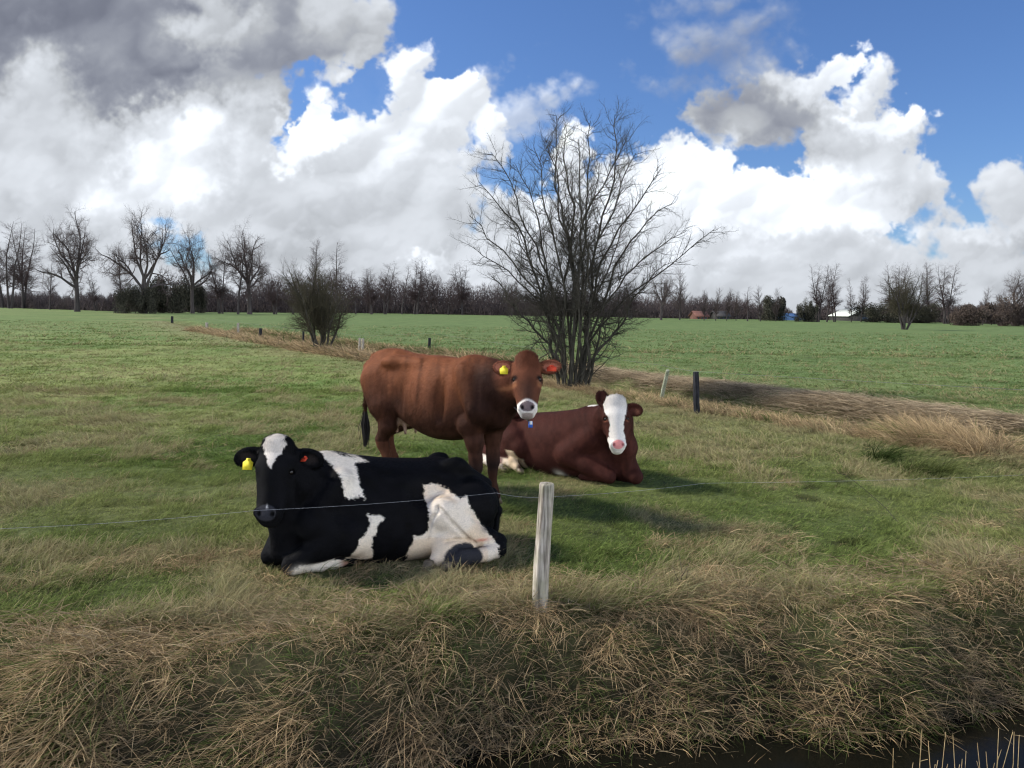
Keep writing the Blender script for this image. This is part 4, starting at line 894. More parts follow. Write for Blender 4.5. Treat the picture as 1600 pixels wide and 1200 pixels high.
parts = []
x, y, a = along(2400, -2.4, -1.0, 1.0, 5); q = fb(x, y, 1.2, 42, 3) > .36; x, y, a = x[q], y[q], a[q]
m = len(x); per = 46; j = np.repeat(np.arange(m), per); n = m * per
px = x[j] + rng.normal(0, .16, n); py = y[j] + rng.normal(0, .13, n); az_ = a[j] + rng.normal(0, .55, n) + np.pi * (rng.random(n) < .5)
D = dirs(rng, n, rng.uniform(1.2, 1.62, n), az_, .1); pile = np.clip(rng.random(m) * .12, 0, 1)[j]
C = mixc((.50, .41, .27), (.33, .25, .16), rng.random(m)[j]) * rng.uniform(.55, 1.3, (n, 1))
parts.append(blade_geo(np.stack([px, py, gz(px, py) + rng.random(n) * (.05 + pile)], 1), D, .34 * rng.uniform(.4, 1.3, n), .0035 * rng.uniform(.6, 1.5, n), rng.uniform(0, .3, n), 3, C, rng=rng))
V, ps, C = merge(parts)
tag(mesh_np('mown_reed', V, ps, M_DRY, None, False, {'col': ('FLOAT_COLOR', C)}), 'brown mown reed lying in heaps along the far ditch edge', 'hay', None, 'stuff')
# ---------------------------------------------------------------- trees
def grow(rng, p, d, L, r, lev, prm, out, parent_len=None):
    """adds branches to out[lev] as (points, radii)"""
    n = prm['n'][lev]; pts = [np.array(p, float)]; d = nrm(d); cur = d.copy(); step = L / n; dr = [cur.copy()]
    for i in range(n):
        cur = cur + rng.normal(0, prm['wig'][lev], 3) + np.array((0, 0, prm['up'][lev])) * (1.0 / n); cur = cur / np.linalg.norm(cur); pts.append(pts[-1] + cur * step); dr.append(cur.copy())
    pts = np.array(pts); tt = np.linspace(0, 1, n + 1); rr = r * (1 - tt * prm['taper'][lev]); out[lev].append((pts, rr))
    if lev + 1 >= len(prm['n']): return
    k = max(1, int(prm['kids'][lev] * (L / prm['L0'][lev]) + rng.random())); s0 = prm['start'][lev]
    for c in range(k):
        f = s0 + (1 - s0) * ((c + rng.random()) / k); i = min(int(f * n), n - 1); g = f * n - i; q = pts[i] * (1 - g) + pts[i + 1] * g; t = dr[min(i + 1, n)]
        a = rng.uniform(0, 2 * np.pi); u = np.cross(t, (0.3, 0.2, 1)); u /= np.linalg.norm(u) + 1e-6; v = np.cross(t, u); ang = prm['ang'][lev] * rng.uniform(.7, 1.3)
        side = u * math.cos(a) + v * math.sin(a); nd = t * math.cos(ang) + side * math.sin(ang)
        grow(rng, q, nd, prm['len'][lev] * L * rng.uniform(.55, 1.15) * (1 - .45 * f), r * (1 - f * prm['taper'][lev]) * prm['rr'][lev], lev + 1, prm, out)
def bark(name, c1, c2, sc=12): return ramp_mat(name, [(.3, c1), (.7, c2)], (sc, sc, sc * .3), .95, .1, 5, .5, .01)
M_HAW = bark('hawthorn_bark', (.022, .020, .016), (.070, .064, .050), 18)
M_FARB = bark('far_bark', (.038, .033, .032), (.070, .060, .056), 2)
M_TWIG = bark('far_twigs', (.055, .043, .040), (.090, .070, .064), 1)
M_ALD = bark('alder_twigs', (.040, .028, .028), (.070, .050, .046), 1)
M_IVY = ramp_mat('ivy', [(.3, (.012, .018, .008)), (.7, (.035, .045, .018))], (3, 3, 3), .7, .2)
def tree_obj(name, out, sides, trunk_levels, mt, mc, loc, rz=0.0, extra=None):
    root = empty(name, loc, rz)
    tr = [l for lv in range(trunk_levels) for l in out[lv]]; cr = []
    V, Q = tubes(tr, sides[0]); mesh_np('trunk', V, [Q], mt, root, True)
    Vs, Qs, o = [], [], 0
    for lv in range(trunk_levels, len(out)):
        if out[lv]:
            V, Q = tubes(out[lv], sides[min(lv, len(sides) - 1)]); Vs.append(V); Qs.append(Q + o); o += len(V)
    crown = mesh_np('crown', np.concatenate(Vs), [np.concatenate(Qs)], mc, root, False)
    return root
def copy_tree(o, parent=None):
    c = o.copy(); col.objects.link(c); c.parent = parent
    for ch in [x for x in bpy.data.objects if x.parent == o and x is not c]: copy_tree(ch, c)
    return c
# the hawthorn by the far ditch: many stems from one stool
HB = G(893, 606); HY = HB[1]
rng = np.random.default_rng(12)
tips = [(758, 212), (800, 235), (830, 205), (868, 152), (905, 190), (925, 160), (965, 152), (985, 190), (1000, 215), (1042, 240), (1060, 300), (1132, 341), (1085, 345), (738, 262), (722, 318), (730, 372), (1050, 400), (760, 420), (850, 190), (885, 175), (940, 230), (990, 320), (780, 330)]
out = [[], [], [], [], []]
prm = dict(n=[0, 9, 7, 5, 3], wig=[0, .14, .20, .26, .30], up=[0, .25, .30, .35, .3], taper=[0, .80, .8, .75, .6], kids=[0, 14, 15, 12], L0=[1, 2.2, .9, .38, .2], start=[0, .15, .12, .15], ang=[0, .62, .75, .85], len=[0, .42, .46, .50], rr=[0, .50, .55, .62])
for (u, v) in tips:
    dy = rng.uniform(-1.5, 1.5); tip = P(u, v, HY + dy * .8) ; a = rng.uniform(0, 2 * np.pi); b0 = HB + np.array((math.cos(a) * .30, math.sin(a) * .22, -.12))
    b0[0] = HB[0] + np.clip((tip[0] - HB[0]) * .12, -.26, .26) + rng.normal(0, .05)
    H_ = tip[2]; n = 16; t = np.linspace(0, 1, n); e = 2.1 if H_ > 3.2 else 1.35
    base = b0[None] + (tip - b0)[None] * np.stack([t ** e, t ** e, t ** .92], 1); wob = np.cumsum(rng.normal(0, .075, (n, 3)), 0); wob -= wob[-1] * t[:, None]; wob[0] = 0
    base = base + wob * np.array((1, 1, .4)); L = np.linalg.norm(np.diff(base, axis=0), axis=1).sum(); r0 = rng.uniform(.024, .044)
    rr = r0 * (1 - t) ** .75 + .006; out[0].append((base, rr))
    for c in range(int(L * 7.5)):
        f = .22 + .78 * ((c + rng.random()) / (L * 7.5)) ** .75; i = min(int(f * (n - 1)), n - 2); q = base[i] + (base[i + 1] - base[i]) * (f * (n - 1) - i); tdir = nrm(base[i + 1] - base[i])
        a = rng.uniform(0, 2 * np.pi); side = nrm(np.cross(tdir, (math.cos(a), math.sin(a), .3))); nd = tdir * .72 + side * .68
        if f < .35: nd = tdir * .15 + side * .9 + np.array((0, 0, .1))
        grow(rng, q, nd, rng.uniform(.45, 1.15) * (1.15 - .42 * f) * (.75 if f < .3 else 1), max(rr[i] * .40, .0065), 2, prm, out)
# low twiggy skirt
for c in range(26):
    a = rng.uniform(0, 2 * np.pi); q = HB + np.array((math.cos(a) * .25, math.sin(a) * .2, rng.uniform(.3, 1.5)))
    grow(rng, q, (math.cos(a), math.sin(a) * .8, rng.uniform(-.25, .5)), rng.uniform(.7, 1.3), .008, 2, dict(prm, kids=[0, 14, 8, 6]), out)
for k in range(16):                                                    # thin straight suckers round the stool
    a = rng.uniform(0, 2 * np.pi); b0 = HB + np.array((math.cos(a) * .30, math.sin(a) * .25, -.1)); grow(rng, b0, (math.cos(a) * .18, math.sin(a) * .18, 1), rng.uniform(1.2, 2.8), .018, 1, dict(prm, kids=[0, 5, 5, 4]), out)
lo = [[(p - HB, r) for p, r in lv] for lv in out]
t_ = tree_obj('hawthorn', lo, [6, 5, 4, 3, 3], 1, M_HAW, M_HAW, tuple(HB)); t_.scale = (.94, .94, .94); tag(t_, 'large bare many-stemmed hawthorn behind the standing cow', 'tree')
print('hawthorn branches', [len(x) for x in out])

# generic makers, sizes in metres, base at the origin
def make_oak(seed, H=22., R=10., lean=0., trunk=.32):
    rng = np.random.default_rng(seed); out = [[] for _ in range(5)]; hT = H * trunk
    prm = dict(n=[6, 8, 6, 5, 3], wig=[.03, .20, .24, .26, .28], up=[.1, .22, .10, .10, .1], taper=[.45, .85, .8, .8, .6], kids=[0, 12, 12, 12], L0=[1, H * .45, H * .2, H * .09], start=[.5, .27, .20, .15], ang=[.6, .85, .85, .9], len=[.7, .55, .55, .62], rr=[.6, .50, .58, .75])
    t = np.linspace(0, 1, 7); base = np.stack([lean * t * hT, 0 * t, t * hT], 1) + rng.normal(0, .1, (7, 3)) * t[:, None]; r0 = H * .026
    out[0].append((base, r0 * np.array([1.35, 1.0, .93, .9, .88, .86, .8])))
    top = base[-1]; m = 8
    for k in range(m):
        a = 2 * np.pi * k / m + rng.uniform(-.4, .4); inc = (.15 + 1.05 * ((k * 3) % m) / m) if k else .1; Lk = H * .60 * (1 - .22 * inc); i = rng.integers(4, 7); d = np.array((math.sin(inc) * math.cos(a), math.sin(inc) * math.sin(a), math.cos(inc)))
        grow(rng, base[i], d, Lk * rng.uniform(.88, 1.05), r0 * .50, 1, prm, out)
    return out
def make_alder(seed, H=16., R=3., stems=1):
    rng = np.random.default_rng(seed); out = [[] for _ in range(4)]
    prm = dict(n=[8, 6, 5, 3], wig=[.05, .12, .18, .2], up=[.1, .25, .1, .1], taper=[.9, .8, .7, .6], kids=[52, 16, 11], L0=[H, R, R * .5], start=[.22, .12, .1], ang=[1.05, .75, .8], len=[R / H * 1.2, .5, .55], rr=[.34, .70, .95])
    for k in range(stems):
        a = rng.uniform(0, 2 * np.pi); grow(rng, (math.cos(a) * .4 * (k > 0), math.sin(a) * .4 * (k > 0), -.1), (rng.normal(0, .10) , rng.normal(0, .10), 1), H * rng.uniform(.85, 1.0) / 1.0, H * .0125, 0, prm, out)
    return out
def make_pop(seed, H=14., R=2.):
    rng = np.random.default_rng(seed); out = [[] for _ in range(3)]
    prm = dict(n=[6, 5, 3], wig=[.03, .08, .12], up=[0, .5, .3], taper=[.9, .8, .6], kids=[60, 22], L0=[H, R], start=[.15, .1], ang=[.55, .5], len=[R / H * 1.8, .5], rr=[.35, .9]); grow(rng, (0, 0, -.1), (0, 0, 1), H, H * .010, 0, prm, out); return out
def put(root, u, vb, vt, ext, rz, label, hw=.3):
    p = G(u, vb); hp = P(u, vt, p[1])[2] + .1; sz = hp / ext[0]; sw = hw * hp / ext[1]; sw = min(max(sw, sz * .7), sz * 1.6); root.location = (p[0], p[1], -.1); root.rotation_euler = (0, 0, rz); root.scale = (sw, sw, sz)
TG = 'bare trees along the far edge of the fields'
made = {}
def far_tree(kind, var, u, vb, vt, label, rz=0., wd=1.0, group=TG):
    hw = {'oak_tree': .36, 'alder_tree': .26, 'poplar_tree': .16}[kind] * wd
    if (kind, var) not in made:
        if kind == 'oak_tree': o = make_oak(100 + var, trunk=[.30, .26, .38, .28][var % 4]); r = tree_obj(kind, o, [7, 5, 4, 3, 3], 2, M_FARB, M_TWIG, (0, 0, 0))
        elif kind == 'alder_tree': o = make_alder(200 + var, stems=[1, 2, 3][var % 3]); r = tree_obj(kind, o, [5, 3, 3, 3], 1, M_FARB, M_ALD, (0, 0, 0))
        else: o = make_pop(300 + var); r = tree_obj(kind, o, [4, 3, 3], 1, M_FARB, M_TWIG, (0, 0, 0))
        pts = np.concatenate([l[0] for lv in o for l in lv]); made[(kind, var)] = (r, (np.percentile(pts[:, 2], 99.7), np.percentile(np.hypot(pts[:, 0], pts[:, 1]), 97)))
    else: r = copy_tree(made[(kind, var)][0])
    put(r, u, vb, vt, made[(kind, var)][1], rz, label, hw); tag(r, label, 'tree', group); return r
FT = [('oak_tree', 0, 121, 487, 321, 'broad round-headed oak standing alone, leftmost of the big oaks', 0.3, 1.0),
('oak_tree', 1, 226, 490, 317, 'tallest oak of the field edge, rising out of dark evergreen bushes', 2.1, 1.0),
('oak_tree', 2, 301, 490, 345, 'ivy-clad narrow oak beside the dark evergreen bushes', 1.0, .75),
('oak_tree', 3, 390, 491, 344, 'dense round oak, rightmost of the big oaks', 4.0, 1.0),
('alder_tree', 0, 4, 481, 346, 'slim alder at the very left end of the row', 0., .9),
('alder_tree', 1, 18, 482, 341, 'twin-stemmed slim alder left of the lone oak', 1., .9),
('alder_tree', 2, 38, 482, 348, 'leaning many-stemmed alder left of the lone oak', 2., .9),
('alder_tree', 0, 78, 484, 400, 'thin low alder between the slim alders and the lone oak', 3.3, .8),
('alder_tree', 0, 190, 489, 372, 'thin dark alder just left of the tallest oak', 4., .8),
('alder_tree', 1, 150, 486, 420, 'small pale alder right of the lone oak', 5., .8),
('alder_tree', 2, 345, 490, 385, 'pale loose alder left of the round oak', .5, .9),
('alder_tree', 0, 372, 491, 360, 'dark upright alder touching the round oak', 1.5, .9),
('alder_tree', 1, 487, 491, 368, 'feathery tall alder, left one of a pair over the dark hedge', 2.5, .75),
('alder_tree', 0, 525, 491, 372, 'feathery tall alder, right one of a pair over the dark hedge', 3.5, .85),
('alder_tree', 2, 430, 491, 428, 'low dense alder right of the round oak', .4, 1.1),
('alder_tree', 1, 458, 491, 432, 'low brown alder left of the feathery pair', 2.4, 1.1),
('alder_tree', 0, 556, 491, 420, 'brown alder right of the feathery pair', 4.4, 1.0),
('alder_tree', 2, 580, 491, 416, 'many-stemmed alder at the start of the low grove', 5.4, 1.0),
('alder_tree', 1, 603, 491, 408, 'second alder of the low grove', .8, 1.0),
('alder_tree', 0, 628, 491, 412, 'third alder of the low grove', 1.8, 1.0),
('alder_tree', 2, 650, 491, 402, 'tallest alder in the middle of the low grove', 2.8, 1.0),
('alder_tree', 1, 676, 491, 417, 'fifth alder of the low grove, darker', 3.8, 1.0),
('alder_tree', 2, 722, 492, 408, 'compact dark alder at the right end of the low grove', 4.8, 1.0),
('alder_tree', 0, 700, 492, 440, 'small alder in the gap of the grove', 1.2, 1.2),
('oak_tree', 3, 1033, 500, 418, 'small spreading tree right of the hawthorn', 1.2, .9),
('poplar_tree', 0, 1062, 500, 412, 'pale upright tree right of the hawthorn', 0., 1.3),
('alder_tree', 2, 985, 498, 432, 'tree half hidden behind the right side of the hawthorn', 0., 1.0),
('alder_tree', 1, 800, 494, 440, 'tree half hidden behind the left side of the hawthorn', 0., 1.0),
('poplar_tree', 1, 1100, 501, 450, 'first of the far poplars, above the red roof', .3, 1.2), ('poplar_tree', 0, 1118, 501, 446, 'second of the far poplars, between the two houses', 1.3, 1.2), ('poplar_tree', 1, 1135, 501, 448, 'third of the far poplars, beside the dark house', 2.3, 1.2),
('poplar_tree', 0, 1150, 501, 452, 'fourth of the far poplars', 3.3, 1.2), ('alder_tree', 0, 1168, 502, 446, 'yellowish tree left of the round dark bush', 3.3, 1.2), ('poplar_tree', 1, 1188, 502, 444, 'last of the far poplars, above the round dark bush', 4.3, 1.3), ('poplar_tree', 0, 1212, 502, 447, 'thin tree right above the round dark bush', .3, 1.1),
('alder_tree', 2, 1278, 503, 410, 'left alder of the tall group over the white barn', .3, .8), ('alder_tree', 0, 1292, 503, 408, 'middle alder of the tall group left of the white barn', 1.9, .85), ('alder_tree', 1, 1303, 503, 412, 'right alder of the tall group left of the white barn', 4.3, .8),
('alder_tree', 1, 1345, 503, 428, 'light alder directly in front of the white barn', 2.2, .8), ('alder_tree', 0, 1330, 503, 432, 'thin alder at the left gable of the white barn', 5.2, .7),
('alder_tree', 2, 1393, 504, 408, 'flat-topped alder right of the white barn', 2.9, 1.0), ('alder_tree', 0, 1418, 505, 415, 'flat-topped alder behind the field hawthorn', 3.9, .9),
('alder_tree', 1, 1452, 505, 406, 'tall alder right of the field hawthorn', 4.9, .85), ('alder_tree', 2, 1478, 506, 408, 'many-stemmed tall alder right of the field hawthorn', 5.9, .9),
('poplar_tree', 0, 1535, 508, 445, 'thin far tree behind the thick bush', 1., 1.2), ('oak_tree', 2, 1585, 509, 420, 'pale fan-shaped tree at the right end of the row', 3., 1.1), ('oak_tree', 3, 1560, 509, 470, 'low tree beside the pale fan-shaped tree', 3., 1.1)]
for k, vr, u, vb, vt, lb, rz, wd in FT: far_tree(k, vr, u, vb, vt, lb, rz, wd)
# two hawthorns out in the field, the nearer one beside the fence
def small_haw(seed, H, Rr, dens=1.0):
    rng = np.random.default_rng(seed); out = [[] for _ in range(4)]
    prm = dict(n=[8, 6, 4, 3], wig=[.10, .14, .2, .22], up=[.2, .2, .15, .1], taper=[.85, .8, .75, .6], kids=[34 * dens, 18 * dens, 11 * dens], L0=[H, H * .35, H * .16], start=[.28, .1, .1], ang=[.85, .75, .8], len=[.36, .5, .5], rr=[.4, .5, .6])
    for k in range(12):
        a = rng.uniform(0, 2 * np.pi); inc = rng.uniform(0, .38); grow(rng, (math.cos(a) * .08 * H / 3, math.sin(a) * .07 * H / 3, -.15), (math.sin(inc) * math.cos(a), math.sin(inc) * math.sin(a), math.cos(inc)), H * rng.uniform(.75, 1.02), H * .016, 0, prm, out)
    return out
M_HAW2 = bark('hawthorn_twigs', (.035, .032, .020), (.075, .066, .042), 6)
hp = G(502, 550); Hh = P(495, 426, hp[1])[2]; t_ = tree_obj('hawthorn', small_haw(41, Hh * 1.22, 1.6, 1.25), [6, 4, 3, 3], 1, M_HAW, M_HAW2, (hp[0], hp[1], -.1)); tag(t_, 'dense brown hawthorn growing beside the fence left of the standing cow', 'tree')
hp = G(1413, 515); Hh = P(1413, 432, hp[1])[2]; t_ = tree_obj('hawthorn', small_haw(42, Hh * 1.15, 1.6, 1.0), [6, 4, 3, 3], 1, M_FARB, M_HAW2, (hp[0], hp[1], -.1), .7); t_.scale = (1.0, 1.0, 1); tag(t_, 'hawthorn standing out in the far right field in front of the barn', 'tree')
# round dark bushes at the field edge
M_BUSH = blade_mat('bush_leaf', .2, .1)
def bush_mesh(seed, n, c1, c2, elong=1.0, up=0.0):
    """leaf and twig scraps filling an uneven dome, unit radius 1, height 1"""
    rng = np.random.default_rng(seed); lobes = [(rng.uniform(-.75, .75), rng.uniform(-.6, .6), rng.uniform(.05, .70), rng.uniform(.16, .36)) for _ in range(17)]
    j = rng.integers(0, 17, n); c = np.array(lobes)[j]; d = nrm_rows(rng.normal(0, 1, (n, 3))); rr = rng.random(n) ** .6 * 1.15
    p = c[:, :3] + d * (c[:, 3] * rr)[:, None]; p[:, 2] = np.abs(p[:, 2]); s = rng.uniform(.015, .04, (n, 1)); a = nrm_rows(rng.normal(0, 1, (n, 3)) + np.array((0, 0, up))) * s * elong; b = nrm_rows(rng.normal(0, 1, (n, 3))) * s * .6 / elong
    V = np.stack([p - a, p + b, p + a, p - b], 1).reshape(-1, 3); Q = np.arange(n)[:, None] * 4 + np.arange(4)[None]; C = np.repeat(mixc(c1, c2, rng.random(n)) * (.7 + .6 * rng.random(17)[j])[:, None], 4, 0); return V, Q, C
def far_bush(src, u, vb, vt, hw, label, cat='bush', seed=0, cols=((.020, .022, .016), (.045, .048, .030)), elong=1.0, up=0.):
    p = G(u, vb); z = P(u, vt, p[1])[2]; w = hw * p[1] / F
    V, Q, C = bush_mesh(seed, 14000, *cols, elong, up); o = mesh_np('bush', V, [Q], M_BUSH, None, False, {'col': ('FLOAT_COLOR', C)}); o.location = (p[0], p[1], -.1); o.scale = (w, w, z)
    tag(o, label, cat, 'dark bushes at the field edge'); return o
BR = ((.060, .046, .038), (.105, .082, .066)); DK = ((.034, .034, .026), (.075, .072, .052))
far_bush(0, 262, 489, 420, 42, 'wide dark evergreen bush between the two tallest oaks', seed=1, cols=DK)
far_bush(0, 213, 490, 438, 30, 'dark evergreen bush at the foot of the tallest oak', seed=2, cols=DK)
far_bush(0, 306, 489, 436, 20, 'dark ivy bush round the foot of the narrow oak', seed=3, cols=DK)
far_bush(0, 1203, 501, 458, 28, 'round dark bush alone right of the poplars', seed=4, cols=DK)
far_bush(0, 1262, 503, 462, 17, 'dark upright bush at the left of the tall alders', seed=5, cols=DK)
far_bush(0, 1385, 504, 468, 45, 'low dark bush in front of the barn', seed=6, cols=DK)
far_bush(0, 1440, 505, 470, 36, 'low dark bush right of the barn', seed=7, cols=DK)
far_bush(0, 1522, 509, 466, 44, 'thick brown bush left of the pale fan-shaped tree', seed=8, cols=BR)
far_bush(0, 1598, 510, 462, 34, 'thick brown bush at the right end of the field edge', seed=9, cols=BR)
# the undergrowth that closes the view under the trees
rng = np.random.default_rng(55); us = np.array([-60, 60, 110, 135, 190, 330, 350, 400, 470, 560, 640, 700, 760, 900, 1000, 1080, 1150, 1225, 1240, 1270, 1400, 1500, 1660]); tops = np.array([450, 450, 458, 460, 448, 446, 452, 432, 422, 424, 424, 428, 442, 452, 458, 462, 466, 476, 492, 480, 474, 472, 468])
n = 210000; u = rng.uniform(-90, 1690, n); ul = np.linspace(-90, 1690, 400); bl_ = np.interp(ul, [-90, 120, 200, 600, 1060, 1330, 1600, 1700], [478, 485, 487.5, 490, 498, 501, 508, 510]); Yd = np.array([G(a, b)[1] for a, b in zip(ul, bl_)])
Y = np.interp(u, ul, Yd) * rng.uniform(1.03, 1.25, n); X = (u - 800) / F * Y
vt = np.interp(u, us, tops) + 34 * (fb(u, 0 * u, .035, 60, 4) - .5) + 16 * (fb(u, 0 * u, .22, 61, 2) - .5); Ht = (484 + (u - 800) * .0143 - vt) * Y / F + 1.8; Ht = np.maximum(Ht, .9)
kk = rng.random(n); z0 = Ht * kk ** 1.25 * .92; s = rng.uniform(.5, 1.5, (n, 1)) * (.8 + .50 * (Ht / 10))[:, None] * (1.1 - .3 * kk)[:, None]; a = nrm_rows(rng.normal(0, .45, (n, 3)) + np.array((0, 0, 1.))) * s; b = nrm_rows(rng.normal(0, 1, (n, 3))) * rng.uniform(.10, .26, (n, 1)) * (1.05 - .93 * kk ** .7)[:, None]
p = np.stack([X, Y, z0 - .2], 1); V = np.stack([p - b, p + b, p + a], 1).reshape(-1, 3); Q = np.arange(n)[:, None] * 3 + np.arange(3)[None]
C = np.repeat(mixc((.058, .048, .047), (.082, .065, .060), rng.random(n)) * (.8 + .4 * fb(u, 0 * u, .03, 63, 2))[:, None], 3, 0)
n2 = 90000; i2 = rng.integers(0, n, n2); h2 = rng.random(n2) ** 1.15; sz2 = (1.25 - 1.0 * h2)[:, None]; p2 = np.stack([X[i2], Y[i2] + 1.5, Ht[i2] * h2 * .80 - .3], 1); a2 = nrm_rows(rng.normal(0, .6, (n2, 3)) + np.array((0, 0, 1.))) * rng.uniform(.3, .8, (n2, 1)) * (.5 + .5 * sz2); b2 = nrm_rows(rng.normal(0, 1, (n2, 3))) * rng.uniform(.12, .40, (n2, 1)) * sz2
V2 = np.stack([p2 - a2, p2 + b2, p2 + a2, p2 - b2], 1).reshape(-1, 3); Q2 = np.arange(n2)[:, None] * 4 + np.arange(4)[None] + len(V); C = np.concatenate([C, np.repeat(mixc((.056, .046, .045), (.072, .058, .054), rng.random(n2)), 4, 0)]); V = np.concatenate([V, V2])
tag(mesh_np('thicket', V, [Q, Q2], M_BUSH, None, False, {'col': ('FLOAT_COLOR', C)}), 'brown leafless undergrowth filling the far edge of the fields', 'undergrowth', None, 'stuff')
# ---------------------------------------------------------------- posts, wires, buildings
def wood(name, c1, c2): 
    m, t, b, o = mat_new(name, .9, .15); tc = t.nodes.new('ShaderNodeTexCoord'); mp = t.nodes.new('ShaderNodeMapping'); mp.inputs['Scale'].default_value = (60, 60, 4); t.links.new(tc.outputs['Object'], mp.inputs[0])
    n = t.nodes.new('ShaderNodeTexNoise'); n.inputs['Scale'].default_value = 1; n.inputs['Detail'].default_value = 6; t.links.new(mp.outputs[0], n.inputs[0])
    n2 = t.nodes.new('ShaderNodeTexNoise'); n2.inputs['Scale'].default_value = 9; n2.inputs['Detail'].default_value = 4; t.links.new(tc.outputs['Object'], n2.inputs[0])
    r = t.nodes.new('ShaderNodeValToRGB'); e = r.color_ramp.elements; e[0].position = .35; e[0].color = (*c1, 1); e[1].position = .62; e[1].color = (*c2, 1); t.links.new(n.outputs[0], r.inputs[0])
    mx = t.nodes.new('ShaderNodeMix'); mx.data_type = 'RGBA'; mx.blend_type = 'MULTIPLY'; mx.inputs[0].default_value = .7; t.links.new(r.outputs[0], mx.inputs[6])
    r2 = t.nodes.new('ShaderNodeValToRGB'); e = r2.color_ramp.elements; e[0].position = .35; e[0].color = (.55, .60, .48, 1); e[1].position = .6; e[1].color = (1, 1, 1, 1); t.links.new(n2.outputs[0], r2.inputs[0]); t.links.new(r2.outputs[0], mx.inputs[7]); t.links.new(mx.outputs[2], b.inputs['Base Color'])
    bp = t.nodes.new('ShaderNodeBump'); bp.inputs['Strength'].default_value = .9; bp.inputs['Distance'].default_value = .006; t.links.new(n.outputs[0], bp.inputs['Height']); t.links.new(bp.outputs[0], b.inputs['Normal']); return m
M_POST = wood('weathered_wood', (.12, .10, .08), (.46, .41, .34)); M_POSTD = wood('tarred_wood', (.008, .008, .010), (.030, .030, .035)); M_POSTG = wood('grey_green_wood', (.16, .17, .12), (.34, .35, .26))
def post(base, top, r, mat, label, seed=0, group='fence posts', cracks=True, seg=20):
    rng = np.random.default_rng(seed); base = np.asarray(base, float); top = np.asarray(top, float); ax = nrm(top - base); L = np.linalg.norm(top - base); u = nrm(np.cross(ax, (0, 1, 0))); v = np.cross(ax, u)
    zs = np.array([-.3, 0, .1, .25, .4, .55, .7, .85, .95, .985, 1.0]); ang = np.arange(seg) * 2 * np.pi / seg; prof = 1 + .05 * np.sin(2 * ang + rng.uniform(0, 6)) + .03 * rng.normal(0, 1, seg)
    if cracks:
        for k in rng.choice(seg, 3, False): prof[k] -= .16
    V = []
    for z in zs:
        rr = r * (1.06 - .10 * max(z, 0)) * (1 + .01 * rng.normal()) * (.90 if z == 1.0 else 1); g = prof * (1 + .012 * rng.normal(0, 1, seg)); off = u * .004 * math.sin(z * 5) 
        V += [ax * z * L + off + (u * math.cos(a) + v * math.sin(a)) * rr * q for a, q in zip(ang, g)]
    n = len(zs); V += [ax * L * 1.0 + ax * .004]; Q = [(i * seg + j, i * seg + (j + 1) % seg, (i + 1) * seg + (j + 1) % seg, (i + 1) * seg + j) for i in range(n - 1) for j in range(seg)]; T = [((n - 1) * seg + j, (n - 1) * seg + (j + 1) % seg, n * seg) for j in range(seg)]
    o = mesh_np('fence_post', np.array(V), [np.array(Q), np.array(T)], mat, None, False); o.location = base; tag(o, label, 'fence post', group)
    o.data.polygons.foreach_set('use_smooth', [True] * (len(Q)) + [False] * len(T)); return o
pb = G(844, 948); pt = P(853.5, 755, pb[1] + .01); post(pb, pt, .046, M_POST, 'weathered round wooden post on the near bank in front of the cows', 1)
b_ = G(1089, 646); post(b_, P(1087, 581, b_[1]), .050, M_POSTD, 'black square-looking tarred post standing beside the far ditch', 2, cracks=False)
b_ = G(1033, 626); post(b_, P(1043, 578, b_[1] - .3), .040, M_POSTG, 'pale leaning grey post left of the black post', 3)
for (u, vb, vt, r, mt, lb, sd) in [(671, 551, 528, .06, M_POSTD, 'dark post behind the back of the standing cow', 4), (562, 556, 528, .05, M_POST, 'pale grey post, left of a pair beside the small hawthorn', 5), (567, 557, 529, .05, M_POST, 'pale grey post, right of a pair beside the small hawthorn', 6),
    (474, 541, 518, .05, M_POSTD, 'thin dark post just left of the small hawthorn', 7), (407, 531, 513, .09, M_POSTD, 'thick dark post in the fence left of the small hawthorn', 8), (372, 519, 505, .09, M_POST, 'pale post second in the fence beyond the thick dark one', 9), (323, 518, 504, .10, M_POST, 'pale post farthest along the fence line', 10), (269, 503, 494, .12, M_POSTD, 'small dark post near the oaks at the end of the fence', 11)]:
    b_ = G(u, vb); post(b_, P(u, vt, b_[1]), r, mt, lb, sd, cracks=False, seg=10)
M_WIRE = plain_mat('galvanised_wire', (.30, .31, .33), .45, .5); M_WIRED = plain_mat('dull_wire', (.16, .16, .16), .5, .4)
def wire(pts, r, mat, name='fence_wire'):
    P_ = []
    for a, b in zip(pts[:-1], pts[1:]):
        a, b = np.array(a), np.array(b); t = np.linspace(0, 1, 24, endpoint=False)[:, None]; q = a + (b - a) * t; q[:, 2] -= (4 * .012 * t * (1 - t))[:, 0]; P_.append(q)
    P_.append(np.array([pts[-1]])); P_ = np.concatenate(P_); V, Q = tubes([(P_, np.full(len(P_), r))], 6); return mesh_np(name, V, [Q], mat, None, True)
wl = P(0, 826, 3.93); wm = P(400, 797.5, 4.25); wr = P(775, 770, 4.72 + .06)
dirw = wr - wl; left = wl - dirw * .8; px_ = pt[0]; tt = (px_ - wl[0]) / dirw[0]; at_post = wl + dirw * tt; at_post[1] = pt[1] + .055
wv = [left, wl, wm, wr, at_post, P(1100, 755, 5.45), P(1600, 742, 6.6)]
tag(wire(wv, .0006, M_WIRE), 'thin galvanised wire strung in front of the black and white cow', 'wire')
